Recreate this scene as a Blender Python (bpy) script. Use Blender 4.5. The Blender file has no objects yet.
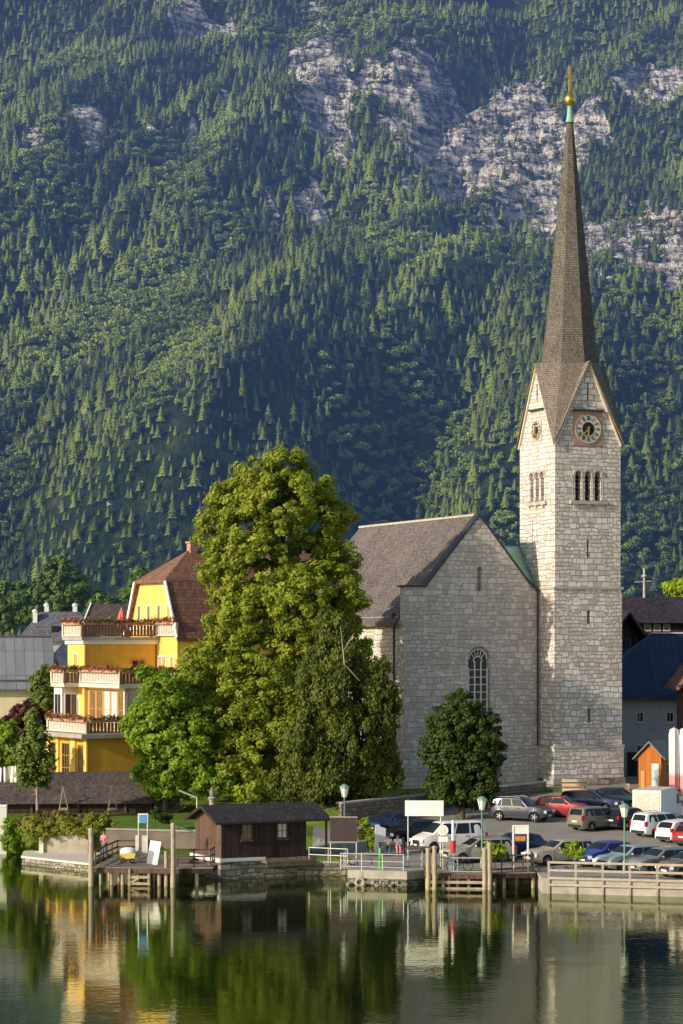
import bpy, bmesh, math, random
import numpy as np
from mathutils import Vector, Matrix
random.seed(7)
SC = bpy.context.scene
COL = SC.collection
R = math.radians
CZ, FP, HY = 15.3, 2400.0, 640.0      # eye height, focal length in px, horizon row

def at(px, py, d):
    """world point seen at a photo position at distance d"""
    return Vector(((px - 341.5) * d / FP, d, CZ - (py - HY) * d / FP))

# ------------------------------------------------------------------ mesh builder
class MB:
    def __init__(s, off=(0, 0, 0)):
        s.V = []; s.F = []; s.M = []; s.o = Vector(off)
    def add(s, vs, fs, mi=0):
        b = len(s.V)
        s.V += [tuple(Vector(v) + s.o) for v in vs]
        s.F += [tuple(i + b for i in f) for f in fs]
        s.M += [mi] * len(fs)
        return s
    def box(s, x0, x1, y0, y1, z0, z1, mi=0):
        vs = [(x, y, z) for z in (z0, z1) for y in (y0, y1) for x in (x0, x1)]
        return s.add(vs, [(0, 2, 3, 1), (4, 5, 7, 6), (0, 1, 5, 4), (2, 6, 7, 3), (0, 4, 6, 2), (1, 3, 7, 5)], mi)
    def obox(s, c, t, n, k, ht, hn, hk, mi=0):
        c, t, n, k = Vector(c), Vector(t), Vector(n), Vector(k)
        vs = [c + t * (ht * a) + n * (hn * b) + k * (hk * e) for e in (-1, 1) for b in (-1, 1) for a in (-1, 1)]
        return s.add(vs, [(0, 2, 3, 1), (4, 5, 7, 6), (0, 1, 5, 4), (2, 6, 7, 3), (0, 4, 6, 2), (1, 3, 7, 5)], mi)
    def beam(s, p, q, w, h, mi=0):
        p, q = Vector(p), Vector(q); t = (q - p); L = t.length; t.normalize()
        k = Vector((0, 0, 1)) if abs(t.z) < .95 else Vector((1, 0, 0))
        n = t.cross(k).normalized(); k = n.cross(t)
        return s.obox((p + q) / 2, t, n, k, L / 2, w / 2, h / 2, mi)
    def tube(s, pts, rs, n=8, mi=0, cap=True):
        pts = [Vector(p) for p in pts]
        if not hasattr(rs, '__len__'): rs = [rs] * len(pts)
        vs = []; fs = []
        for i, p in enumerate(pts):
            t = (pts[min(i + 1, len(pts) - 1)] - pts[max(i - 1, 0)]).normalized()
            a = Vector((1, 0, 0)) if abs(t.x) < .8 else Vector((0, 1, 0))
            u = t.cross(a).normalized(); w = t.cross(u)
            for j in range(n):
                g = 2 * math.pi * j / n
                vs.append(p + u * (rs[i] * math.cos(g)) + w * (rs[i] * math.sin(g)))
        for i in range(len(pts) - 1):
            for j in range(n):
                k = (j + 1) % n
                fs.append((i * n + j, i * n + k, i * n + n + k, i * n + n + j))
        if cap:
            fs.append(tuple(range(n - 1, -1, -1))); fs.append(tuple(range(len(pts) * n - n, len(pts) * n)))
        return s.add(vs, fs, mi)
    def prism(s, poly, f0, f1, mi=0):
        """polygon given as (a,b); f0/f1 turn (a,b) into a point on the two ends"""
        n = len(poly)
        vs = [f0(*p) for p in poly] + [f1(*p) for p in poly]
        fs = [tuple(range(n - 1, -1, -1)), tuple(range(n, 2 * n))] + [(i, (i + 1) % n, (i + 1) % n + n, i + n) for i in range(n)]
        return s.add(vs, fs, mi)
    def lathe(s, prof, c=(0, 0, 0), n=12, mi=0):
        vs = []; fs = []
        for r, z in prof:
            for j in range(n):
                g = 2 * math.pi * j / n
                vs.append((c[0] + r * math.cos(g), c[1] + r * math.sin(g), c[2] + z))
        for i in range(len(prof) - 1):
            for j in range(n):
                k = (j + 1) % n
                fs.append((i * n + j, i * n + k, i * n + n + k, i * n + n + j))
        fs.append(tuple(range(n - 1, -1, -1))); fs.append(tuple(range(len(prof) * n - n, len(prof) * n)))
        return s.add(vs, fs, mi)
    def ball(s, c, r, n=12, m=8, mi=0):
        if not hasattr(r, '__len__'): r = (r, r, r)
        vs = []; fs = []
        for i in range(m + 1):
            th = math.pi * i / m
            th = min(max(th, .02), math.pi - .02)
            for j in range(n):
                g = 2 * math.pi * j / n
                vs.append((c[0] + r[0] * math.sin(th) * math.cos(g), c[1] + r[1] * math.sin(th) * math.sin(g), c[2] + r[2] * math.cos(th)))
        for i in range(m):
            for j in range(n):
                k = (j + 1) % n
                fs.append((i * n + j, i * n + n + j, i * n + n + k, i * n + k))
        return s.add(vs, fs, mi)
    def build(s, name, mat, parent=None, smooth=None, uv=True):
        me = bpy.data.meshes.new(name)
        me.from_pydata(s.V, [], s.F)
        mats = mat if isinstance(mat, (list, tuple)) else [mat]
        for m in mats: me.materials.append(m)
        if len(mats) > 1: me.polygons.foreach_set('material_index', s.M)
        bm = bmesh.new(); bm.from_mesh(me); bmesh.ops.recalc_face_normals(bm, faces=bm.faces); bm.to_mesh(me); bm.free()
        if uv: auto_uv(me)
        if smooth is not None:
            me.polygons.foreach_set('use_smooth', [True] * len(me.polygons))
            me.set_sharp_from_angle(angle=R(smooth))
        me.update()
        o = bpy.data.objects.new(name, me); COL.objects.link(o)
        if parent: o.parent = parent
        return o

def auto_uv(me):
    lay = me.uv_layers.new(name='UVMap') if not me.uv_layers else me.uv_layers[0]
    for p in me.polygons:
        n = p.normal
        if abs(n.z) > .985: t, k = Vector((1, 0, 0)), Vector((0, 1, 0))
        else:
            t = Vector((-n.y, n.x, 0)).normalized(); k = n.cross(t)
        for li in p.loop_indices:
            v = me.vertices[me.loops[li].vertex_index].co
            lay.data[li].uv = (v.dot(t), v.dot(k))

def cut(o, cutters):
    """carve openings out of a mesh, then drop the carving shape"""
    mb = MB()
    for c in cutters: mb.add(*c)
    c = mb.build('carve', o.data.materials[0], None, uv=False)
    c.parent = o.parent
    m = o.modifiers.new('b', 'BOOLEAN'); m.object = c; m.operation = 'DIFFERENCE'; m.solver = 'EXACT'
    bpy.context.view_layer.update()
    dg = bpy.context.evaluated_depsgraph_get()
    me = bpy.data.meshes.new_from_object(o.evaluated_get(dg))
    o.modifiers.clear(); o.data = me
    cm = c.data; bpy.data.objects.remove(c); bpy.data.meshes.remove(cm)
    auto_uv(me)

def tag(o, label=None, cat=None, group=None, kind=None):
    if label: o['label'] = label
    if cat: o['category'] = cat
    if group: o['group'] = group
    if kind: o['kind'] = kind
    return o

def empty(name, loc, rz=0, label=None, cat=None, group=None):
    o = bpy.data.objects.new(name, None); COL.objects.link(o)
    o.location = loc; o.rotation_euler = (0, 0, rz); o.empty_display_size = .3
    return tag(o, label, cat, group)

def copy_tree(o, parent=None):
    c = o.copy(); COL.objects.link(c)
    if parent: c.parent = parent
    for ch in list(o.children): copy_tree(ch, c)
    return c

# ------------------------------------------------------------------ materials
class Mat:
    def __init__(s, name):
        s.m = bpy.data.materials.new(name); s.m.use_nodes = True
        s.t = s.m.node_tree; s.t.nodes.clear()
        s.out = s.n('ShaderNodeOutputMaterial')
    def n(s, kind, ins=None, **props):
        nd = s.t.nodes.new(kind)
        for k, v in props.items(): setattr(nd, k, v)
        for k, v in (ins or {}).items():
            sock = nd.inputs[k]
            if hasattr(v, 'is_output'): s.t.links.new(v, sock)
            else:
                if isinstance(v, tuple) and len(v) == 3 and sock.type == 'RGBA': v = (*v, 1)
                sock.default_value = v
        return nd
    def noise(s, scale, detail=4, vec=None, rough=.55, out='Fac'):
        ins = {'Scale': scale, 'Detail': detail, 'Roughness': rough}
        if vec is not None: ins['Vector'] = vec
        return s.n('ShaderNodeTexNoise', ins).outputs[out]
    def mix(s, f, a, b, mode='MIX'):
        nd = s.t.nodes.new('ShaderNodeMix'); nd.data_type = 'RGBA'; nd.blend_type = mode
        for sock, v in ((nd.inputs['Factor'], f), (nd.inputs[6], a), (nd.inputs[7], b)):
            if hasattr(v, 'is_output'): s.t.links.new(v, sock)
            else: sock.default_value = (*v, 1) if isinstance(v, tuple) and len(v) == 3 else v
        return nd.outputs[2]
    def ramp(s, f, stops):
        nd = s.n('ShaderNodeValToRGB', {'Fac': f}); e = nd.color_ramp.elements
        while len(e) < len(stops): e.new(.5)
        for el, (p, c) in zip(e, stops):
            el.position = p; el.color = (*c, 1) if hasattr(c, '__len__') else (c, c, c, 1)
        return nd.outputs['Color']
    def math(s, op, a, b=0.0, clamp=False):
        nd = s.t.nodes.new('ShaderNodeMath'); nd.operation = op; nd.use_clamp = clamp
        for i, v in enumerate((a, b)):
            if hasattr(v, 'is_output'): s.t.links.new(v, nd.inputs[i])
            else: nd.inputs[i].default_value = v
        return nd.outputs[0]
    def coord(s, which='Object', scale=None, rot=None):
        c = s.n('ShaderNodeTexCoord').outputs[which]
        if scale is None and rot is None: return c
        return s.n('ShaderNodeMapping', {'Vector': c, 'Scale': scale or (1, 1, 1), 'Rotation': rot or (0, 0, 0)}).outputs[0]
    def warp(s, vec, scale, amt):
        nz = s.n('ShaderNodeTexNoise', {'Vector': vec, 'Scale': scale, 'Detail': 2.0}).outputs['Color']
        a = s.n('ShaderNodeVectorMath', {0: nz, 1: (.5, .5, .5)}, operation='SUBTRACT').outputs[0]
        b = s.n('ShaderNodeVectorMath', {0: a, 'Scale': amt}, operation='SCALE').outputs[0]
        return s.n('ShaderNodeVectorMath', {0: vec, 1: b}, operation='ADD').outputs[0]
    def bump(s, h, strength=.4, dist=.05):
        return s.n('ShaderNodeBump', {'Height': h, 'Strength': strength, 'Distance': dist}).outputs[0]
    def done(s, col, rough=.7, metal=0.0, normal=None, spec=.4, **kw):
        ins = {'Base Color': col, 'Roughness': rough, 'Metallic': metal, 'Specular IOR Level': spec}
        if normal is not None: ins['Normal'] = normal
        ins.update(kw)
        p = s.n('ShaderNodeBsdfPrincipled', ins)
        s.t.links.new(p.outputs[0], s.out.inputs[0]); s.bsdf = p
        return s.m

def sc(c, k): return tuple(min(1, x * k) for x in c)

def plain(name, col, rough=.65, var=.18, scale=2.0, metal=0.0, bump=.15, spec=.4):
    m = Mat(name); c = m.coord()
    f = m.noise(scale, 5, c)
    g = m.noise(scale * 9, 3, c)
    f2 = m.math('ADD', m.math('MULTIPLY', f, .7), m.math('MULTIPLY', g, .3))
    colr = m.ramp(f2, [(.3, sc(col, 1 - var)), (.7, sc(col, 1 + var))])
    return m.done(colr, rough, metal, m.bump(g, bump, .01) if bump else None, spec)

def plaster(name, col, dirt=.25):
    m = Mat(name); c = m.coord(); u = m.coord('UV', (1.2, .25, 1))
    f = m.noise(.7, 6, c); st = m.noise(2.2, 5, u); g = m.noise(30, 3, c)
    base = m.ramp(f, [(.3, sc(col, .86)), (.7, sc(col, 1.08))])
    colr = m.mix(m.ramp(st, [(.52, 0), (.75, dirt)]), base, sc(col, .55))
    return m.done(colr, .85, normal=m.bump(g, .2, .01), spec=.2)

def masonry(name, light, dark, mortar, bw=.95, rh=.56, seed=0.0, lo=.35):
    m = Mat(name); uv = m.coord('UV')
    uv = m.n('ShaderNodeVectorMath', {0: uv, 1: (seed, seed * .7, 0)}, operation='ADD').outputs[0]
    w = m.warp(uv, 1.1, .28); w = m.warp(w, 5.0, .09)
    def br(bw, rh, off, sq, ms):
        return m.n('ShaderNodeTexBrick', {'Vector': w, 'Color1': (0, 0, 0), 'Color2': (1, 1, 1), 'Mortar': (.5, .5, .5), 'Scale': 1.0,
                   'Mortar Size': ms, 'Mortar Smooth': .6, 'Bias': 0.0, 'Brick Width': bw, 'Row Height': rh},
                   offset=off, squash=sq, squash_frequency=3, offset_frequency=2)
    a = br(bw, rh, .43, .7, .045); b = br(bw * .58, rh * .66, .37, 1.35, .04)
    sel = m.ramp(m.noise(.42, 2, uv), [(.49, 0), (.51, 1)])
    rnd = m.mix(sel, a.outputs['Color'], b.outputs['Color'])
    fac = m.mix(sel, a.outputs['Fac'], b.outputs['Fac'])
    big = m.noise(.22, 4, uv); fine = m.noise(9, 5, uv); mid = m.noise(2.4, 4, uv)
    rr = m.math('ADD', m.math('MULTIPLY', rnd, .55), m.math('ADD', m.math('MULTIPLY', mid, .35), m.math('MULTIPLY', fine, .3)))
    stone = m.ramp(rr, [(lo, dark), (.62, sc(light, .82)), (.9, light)])
    stone = m.mix(m.ramp(big, [(.45, 0), (.68, .5)]), stone, sc(dark, 1.15))
    mor = m.mix(m.noise(1.3, 3, uv), mortar, sc(mortar, 1.7))
    stone = m.mix(m.ramp(m.noise(1.1, 5, m.coord('UV', (1.3, .11, 1))), [(.5, 0), (.72, .42)]), stone, sc(dark, .8))
    col = m.mix(fac, stone, mor)
    h = m.math('ADD', m.math('MULTIPLY', fac, -1.0), m.math('MULTIPLY', fine, .5))
    return m.done(col, .88, normal=m.bump(h, .75, .06), spec=.25)

def shingle(name, c1, c2, row=.28, width=.22, grime=.4, gap=.02, rough=.85):
    m = Mat(name); uv = m.coord('UV')
    w = m.warp(uv, 1.6, .05)
    b = m.n('ShaderNodeTexBrick', {'Vector': w, 'Color1': (0, 0, 0), 'Color2': (1, 1, 1), 'Mortar': (0, 0, 0), 'Scale': 1.0, 'Mortar Size': gap,
            'Mortar Smooth': .3, 'Bias': 0.0, 'Brick Width': width, 'Row Height': row}, offset=.5)
    big = m.noise(.35, 5, uv); st = m.noise(1.3, 5, m.coord('UV', (1.5, .3, 1)))
    f = m.math('ADD', m.math('MULTIPLY', b.outputs['Color'], .45), m.math('ADD', m.math('MULTIPLY', big, .5), m.math('MULTIPLY', st, .35)))
    col = m.ramp(f, [(.3, c1), (.95, c2)])
    col = m.mix(m.math('MULTIPLY', b.outputs['Fac'], .75), col, sc(c1, .35))
    h = m.math('SUBTRACT', b.outputs['Color'], b.outputs['Fac'])
    return m.done(col, rough, normal=m.bump(h, .5, .03), spec=.25)

def plank(name, c1, c2, width=.18, vertical=True, rough=.75):
    m = Mat(name); uv = m.coord('UV', None, (0, 0, R(90)) if vertical else None)
    b = m.n('ShaderNodeTexBrick', {'Vector': uv, 'Color1': (0, 0, 0), 'Color2': (1, 1, 1), 'Mortar': (0, 0, 0), 'Scale': 1.0, 'Mortar Size': .012,
            'Mortar Smooth': .2, 'Bias': 0.0, 'Brick Width': 3.1, 'Row Height': width}, offset=.37)
    g = m.noise(3, 6, m.coord('UV', (9, .8, 1) if vertical else (.8, 9, 1)))
    f = m.math('ADD', m.math('MULTIPLY', b.outputs['Color'], .5), m.math('MULTIPLY', g, .6))
    col = m.mix(m.math('MULTIPLY', b.outputs['Fac'], .8), m.ramp(f, [(.2, c1), (.85, c2)]), sc(c1, .3))
    return m.done(col, rough, normal=m.bump(m.math('SUBTRACT', g, b.outputs['Fac']), .35, .02), spec=.3)

def seam_metal(name, col, pitch=.8, rough=.42):
    m = Mat(name); uv = m.coord('UV')
    b = m.n('ShaderNodeTexBrick', {'Vector': m.coord('UV', None, (0, 0, R(90))), 'Color1': (0, 0, 0), 'Color2': (1, 1, 1), 'Mortar': (0, 0, 0), 'Scale': 1.0,
            'Mortar Size': .035, 'Mortar Smooth': .4, 'Bias': 0.0, 'Brick Width': 2.6, 'Row Height': pitch}, offset=0.0)
    st = m.noise(1.1, 5, m.coord('UV', (2, .35, 1)))
    f = m.math('ADD', m.math('MULTIPLY', b.outputs['Color'], .3), m.math('MULTIPLY', st, .7))
    c = m.mix(m.math('MULTIPLY', b.outputs['Fac'], .7), m.ramp(f, [(.2, sc(col, .75)), (.8, sc(col, 1.2))]), sc(col, .3))
    return m.done(c, rough, .35, m.bump(b.outputs['Fac'], .6, .05), .5)

def haze_glow(m):
    # blue haze put into the far slope's materials as a glow, stronger with height
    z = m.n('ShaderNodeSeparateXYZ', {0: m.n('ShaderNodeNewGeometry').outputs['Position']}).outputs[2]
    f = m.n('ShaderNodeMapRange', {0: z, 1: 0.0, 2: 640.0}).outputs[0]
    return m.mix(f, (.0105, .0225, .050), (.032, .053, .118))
def leafy(name, dark, light, trans=.35, emit=None):
    m = Mat(name)
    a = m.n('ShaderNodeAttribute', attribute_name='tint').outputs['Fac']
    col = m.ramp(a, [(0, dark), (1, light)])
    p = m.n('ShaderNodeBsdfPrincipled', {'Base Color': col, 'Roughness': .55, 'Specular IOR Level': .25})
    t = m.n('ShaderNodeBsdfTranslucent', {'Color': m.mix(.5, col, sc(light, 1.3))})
    x = m.n('ShaderNodeMixShader', {0: trans, 1: p.outputs[0], 2: t.outputs[0]})
    sh = x.outputs[0]
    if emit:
        e = m.n('ShaderNodeEmission', {'Color': haze_glow(m) if emit is True else emit, 'Strength': 1.0})  # leaves give off a faint glow that paints in the haze
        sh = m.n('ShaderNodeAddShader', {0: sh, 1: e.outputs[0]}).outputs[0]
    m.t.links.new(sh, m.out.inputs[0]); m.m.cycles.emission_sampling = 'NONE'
    return m.m

M = {}
M['stone'] = masonry('church masonry', (.88, .81, .73), (.50, .43, .37), (.235, .195, .165), .80, .49)
M['stone_nave'] = masonry('nave masonry', (.82, .72, .63), (.52, .445, .385), (.33, .275, .23), .85, .52, 5.5)
M['stone_plain'] = plain('dressed stone', (.44, .39, .34), .85, .25, 1.5)
M['plinth'] = masonry('plinth masonry', (.44, .39, .34), (.18, .15, .13), (.10, .08, .07), 1.1, .62, 3.3)
M['rubble'] = masonry('rubble wall', (.40, .35, .28), (.15, .13, .10), (.08, .07, .055), .6, .32, 7.1)
M['quay'] = masonry('quay stone', (.34, .31, .25), (.13, .12, .09), (.06, .055, .045), .9, .38, 1.7)
M['tanwall'] = masonry('terrace wall', (.36, .29, .22), (.17, .13, .10), (.10, .08, .06), .8, .34, 4.4)
M['church_roof'] = shingle('slate shingle', (.075, .062, .06), (.25, .21, .195), .22, .2)
M['spire_roof'] = shingle('spire shingle', (.075, .064, .054), (.215, .185, .155), .2, .15)
M['brown_roof'] = shingle('brown tile', (.13, .065, .045), (.30, .155, .105), .35, .26)
M['dark_shingle'] = shingle('dark board shingle', (.04, .032, .03), (.17, .13, .118), .2, .16, gap=.012)
M['skirt_roof'] = shingle('silvery shingle', (.13, .108, .088), (.30, .25, .205), .2, .15)
M['shed_roof'] = shingle('felt shingle', (.02, .018, .02), (.055, .048, .05), .3, .35)
M['slate_blue'] = shingle('slate', (.085, .085, .10), (.20, .20, .235), .3, .3)
M['blue_roof'] = seam_metal('blue sheet roof', (.027, .04, .095), .55, .5)
M['grey_metal'] = seam_metal('grey sheet roof', (.30, .30, .32), .85)
M['blue_metal'] = seam_metal('blue grey sheet', (.10, .12, .18), .8)
M['dark_roof'] = shingle('dark plum roof', (.018, .014, .022), (.06, .045, .06), .3, .3)
M['yellow'] = plaster('yellow plaster', (.72, .42, .06), .35)
M['pale_yellow'] = plaster('pale yellow plaster', (.82, .52, .13), .28)
M['cream'] = plaster('cream plaster', (.78, .68, .46), .2)
M['white_wall'] = plaster('white plaster', (.62, .60, .57), .25)
M['grey_wall'] = plaster('grey plaster', (.42, .42, .45), .25)
M['white'] = plain('white paint', (.78, .76, .72), .5, .06, 4)
M['white_wood'] = plain('weathered white wood', (.60, .54, .46), .7, .25, 5)
M['trim'] = plain('cream trim', (.72, .62, .44), .7, .1)
M['orange_frame'] = plain('orange timber', (.55, .27, .06), .6, .15)
M['orange_wall'] = plank('orange boards', (.40, .12, .02), (.58, .20, .035), .16)
M['wood_dark'] = plank('dark brown boards', (.022, .012, .009), (.06, .033, .024), .17)
M['wood_mid'] = plank('brown boards', (.07, .04, .028), (.15, .09, .065), .17)
M['wood_grey'] = plank('weathered deck', (.22, .17, .12), (.42, .34, .25), .16, False)
M['pile'] = plain('weathered pile', (.36, .29, .20), .85, .35, 3)
M['pile_dark'] = plain('wet pile', (.15, .11, .07), .8, .35, 3)
M['rail'] = plain('bleached rail', (.40, .335, .265), .75, .22, 4)
M['hotel_rail_shade'] = plain('shaded balcony boards', (.19, .115, .075), .75, .25, 4)  # boards darkened so the colour carries the shade of the front sides
M['rail_dark'] = plain('dark brown rail', (.075, .045, .03), .7, .25, 4)
M['concrete'] = plain('concrete', (.36, .33, .28), .88, .3, 1.2)
M['galv'] = plain('galvanised steel', (.45, .45, .43), .45, .12, 6, .6)
M['black'] = plain('dark opening', (.012, .011, .012), .8, .2, 3)
M['glass'] = Mat('window glass').done((.02, .024, .03), .06, spec=.8)
M['glass_warm'] = plain('warm glass', (.20, .13, .06), .1, .4, 3, spec=.8, bump=0)
M['curtain'] = plain('pale curtain', (.62, .57, .50), .7, .25, 4)
M['lead'] = plain('dark lead pipe', (.06, .06, .065), .5, .2, 5, .4)
M['copper'] = plain('verdigris copper', (.22, .42, .32), .6, .25, 3)
M['gold'] = plain('gilded metal', (.70, .46, .12), .3, .1, 6, .9)
M['red_paint'] = plain('faded red paint', (.42, .235, .19), .8, .2, 4)
M['red'] = plain('red', (.55, .03, .025), .45, .1, 5)
M['green_paint'] = plain('green paint', (.17, .28, .23), .45, .15, 5)
M['lamp_glass'] = Mat('milky lantern glass').done((.75, .75, .68), .25)
M['brick_red'] = plain('clay chimney', (.42, .22, .15), .85, .2)
M['parasol_red'] = plain('faded red cloth', (.62, .16, .12), .8, .12, 3)
M['parasol_white'] = plain('white cloth', (.80, .77, .72), .8, .08, 3)
M['bark'] = plain('bark', (.10, .075, .05), .9, .4, 4, bump=.6)
M['bark_pale'] = plain('pale bark', (.30, .25, .17), .9, .3, 4, bump=.4)
M['tyre'] = Mat('tyre rubber').done((.015, .015, .016), .8)
M['rim'] = plain('alloy rim', (.42, .42, .43), .3, .08, 8, .8, 0)
M['trimblack'] = plain('black plastic', (.018, .018, .019), .55, .1, 8)
M['carglass'] = Mat('car glass').done((.012, .016, .022), .08, spec=.35)
M['headlamp'] = Mat('headlamp').done((.72, .74, .76), .08, spec=.9)
M['taillamp'] = Mat('tail lamp').done((.45, .012, .012), .15, spec=.8)
M['skin'] = Mat('skin').done((.56, .33, .23), .55)
M['hair'] = plain('brown hair', (.13, .07, .04), .7, .2, 20)

# ------------------------------------------------------------------ world, sun, camera
SUN_A, SUN_E = R(33), R(21)
to_sun = Vector((-math.cos(SUN_A) * math.cos(SUN_E), -math.sin(SUN_A) * math.cos(SUN_E), math.sin(SUN_E)))
W = bpy.data.worlds.new('World'); SC.world = W; W.use_nodes = True
wt = W.node_tree; bg = wt.nodes['Background']
sky = wt.nodes.new('ShaderNodeTexSky'); sky.sky_type = 'NISHITA'; sky.sun_disc = False
sky.sun_elevation = SUN_E; sky.sun_rotation = math.atan2(to_sun.x, to_sun.y); sky.air_density = 1.0; sky.dust_density = 1.2
wt.links.new(sky.outputs[0], bg.inputs[0]); bg.inputs[1].default_value = .15
sun = bpy.data.lights.new('sun', 'SUN'); sun.energy = 5.0; sun.angle = R(.5); sun.color = (1, .885, .715)
so = bpy.data.objects.new('sun', sun); COL.objects.link(so); so.rotation_euler = to_sun.to_track_quat('Z', 'Y').to_euler()
so.location = (-60, 60, 90)
cam = bpy.data.cameras.new('camera'); cam.sensor_fit = 'VERTICAL'; cam.sensor_height = 36; cam.lens = FP / 1024 * 36
cam.shift_y = (HY - 512) / 1024; cam.clip_end = 9000; cam.clip_start = 1
co = bpy.data.objects.new('camera', cam); COL.objects.link(co); co.location = (0, 0, CZ); co.rotation_euler = (R(90), 0, 0)
SC.camera = co
SC.view_settings.view_transform = 'Standard'; SC.view_settings.look = 'None'
SC.view_settings.exposure = 0; SC.view_settings.gamma = 1

# ------------------------------------------------------------------ noise
_rt = np.random.RandomState(11).rand(256, 256)
def vnoise(x, y):
    xi = np.floor(x).astype(int); yi = np.floor(y).astype(int)
    fx = x - xi; fy = y - yi; fx = fx * fx * (3 - 2 * fx); fy = fy * fy * (3 - 2 * fy)
    a = _rt[xi % 256, yi % 256]; b = _rt[(xi + 1) % 256, yi % 256]; c = _rt[xi % 256, (yi + 1) % 256]; d = _rt[(xi + 1) % 256, (yi + 1) % 256]
    return (a * (1 - fx) + b * fx) * (1 - fy) + (c * (1 - fx) + d * fx) * fy - .5
def fbm(x, y, n=4):
    s = 0; k = 1.0
    for i in range(n): s = s + vnoise(x * 2 ** i + 17 * i, y * 2 ** i + 31 * i) * k; k *= .5
    return s
# ------------------------------------------------------------------ ground, lake, mountain
def sm(a, b, x):
    t = np.clip((x - a) / (b - a), 0, 1); return t * t * (3 - 2 * t)
def shore(x):
    return np.where(x < -20.8, 172.0, np.where(x < -13.6, 167.0, np.where(x < -9.4, 158.5, np.where(x < .9, 156.5, np.where(x < 6.2, 151.4, np.where(x < 12.3, 150.6, 145.2 - .25 * (np.minimum(x, 60) - 12.3)))))))
def wall_line(x): return 172 + 1.48 * np.clip(x, 0, 16.2)
def hgt(x, y):
    right = .9 + .042 * np.clip(y - 150, 0, 48)
    right = np.where(y > wall_line(x), 3.08, right)
    left = np.where(y < 165.5, .95, 1.9 + (y - 165.5) * .03); left = np.minimum(left, 3.15)
    k = sm(-3.5, -.5, x)
    h = left * (1 - k) + right * k
    return h + 5.0 * sm(260, 420, y)
def H(x, y): return float(hgt(np.array(float(x)), np.array(float(y))))
def on_ground(px, py):
    """where the view through a photo position meets the ground"""
    d = 140.0
    while d < 400:
        p = at(px, py, d)
        if p.z <= H(p.x, p.y) and d > float(shore(np.array(p.x))): return Vector((p.x, p.y, H(p.x, p.y)))
        d += .1
    return at(px, py, 200)

def grid_mesh(name, xs, rows, zf, mat, skirt=None):
    """xs: columns; rows(x) -> list of y"""
    V = []; F = []; n = None
    for x in xs:
        ys = rows(x); n = len(ys)
        for i, y in enumerate(ys):
            V.append((x, y, zf(x, y) if not (skirt is not None and i == 0) else skirt))
    for i in range(len(xs) - 1):
        for j in range(n - 1):
            F.append((i * n + j, i * n + n + j, i * n + n + j + 1, i * n + j + 1))
    mb = MB(); mb.V = V; mb.F = F; mb.M = [0] * len(F)
    return mb.build(name, mat, uv=False)

def ground_mat():
    m = Mat('grass and earth'); c = m.coord()
    big = m.noise(.12, 4, c); f = m.noise(1.6, 6, c); g = m.noise(14, 3, c)
    grass = m.ramp(m.math('ADD', m.math('MULTIPLY', f, .6), m.math('MULTIPLY', g, .4)), [(.3, (.045, .085, .012)), (.5, (.10, .17, .02)), (.72, (.19, .25, .04))])
    col = m.mix(m.ramp(big, [(.6, 0), (.75, .6)]), grass, (.16, .12, .07))
    return m.done(col, .95, normal=m.bump(g, .6, .05), spec=.1)
def asphalt_mat():
    m = Mat('worn asphalt'); c = m.coord()
    big = m.noise(.25, 5, c); g = m.noise(40, 2, c); st = m.noise(.9, 5, c)
    col = m.ramp(m.math('ADD', m.math('MULTIPLY', big, .6), m.math('MULTIPLY', st, .4)), [(.3, (.24, .215, .185)), (.7, (.36, .325, .28))])
    col = m.mix(m.ramp(g, [(.35, .25), (.65, 0)]), col, (.05, .045, .04))
    return m.done(col, .9, normal=m.bump(g, .3, .01), spec=.25)
M['asphalt'] = asphalt_mat()
xs = sorted(set([-400, -300, -200, -120, -80, -60, -45] + [x * .5 for x in range(-80, 90)] + [-20.81, -20.79, -13.61, -13.59, -9.41, -9.39, .89, .91, 6.19, 6.21, 12.29, 12.31] + [50, 60, 80, 120, 200, 300, 400]))
def rows(x):
    s = float(shore(np.array(float(x)))); w = float(wall_line(np.array(float(x))))
    r = [s, s + .01]
    for y in (150, 160, 165.49, 165.52, w - .02, w + .02, 185.2, 188, 198, 230, 260, 300, 340, 380, 420, 600): r.append(y)
    out = [r[0], r[1]]
    for y in sorted(r[2:]): out.append(max(y, out[-1] + .003))
    return out
tag(grid_mesh('ground', xs, rows, H, ground_mat(), skirt=-2.0), kind='structure')
xs2 = [x * .5 for x in range(-4, 25)] + [12.31] + [x * .5 for x in range(25, 121)]
def rows2(x):
    s = float(shore(np.array(float(x)))) + .25; w = float(wall_line(np.array(float(x)))) - .15
    ys = [s + (w - s) * i / 12 for i in range(13)]
    return sorted(ys)
tag(grid_mesh('car_park', xs2, rows2, lambda x, y: H(x, y) + .03, M['asphalt']), kind='structure')

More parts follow.
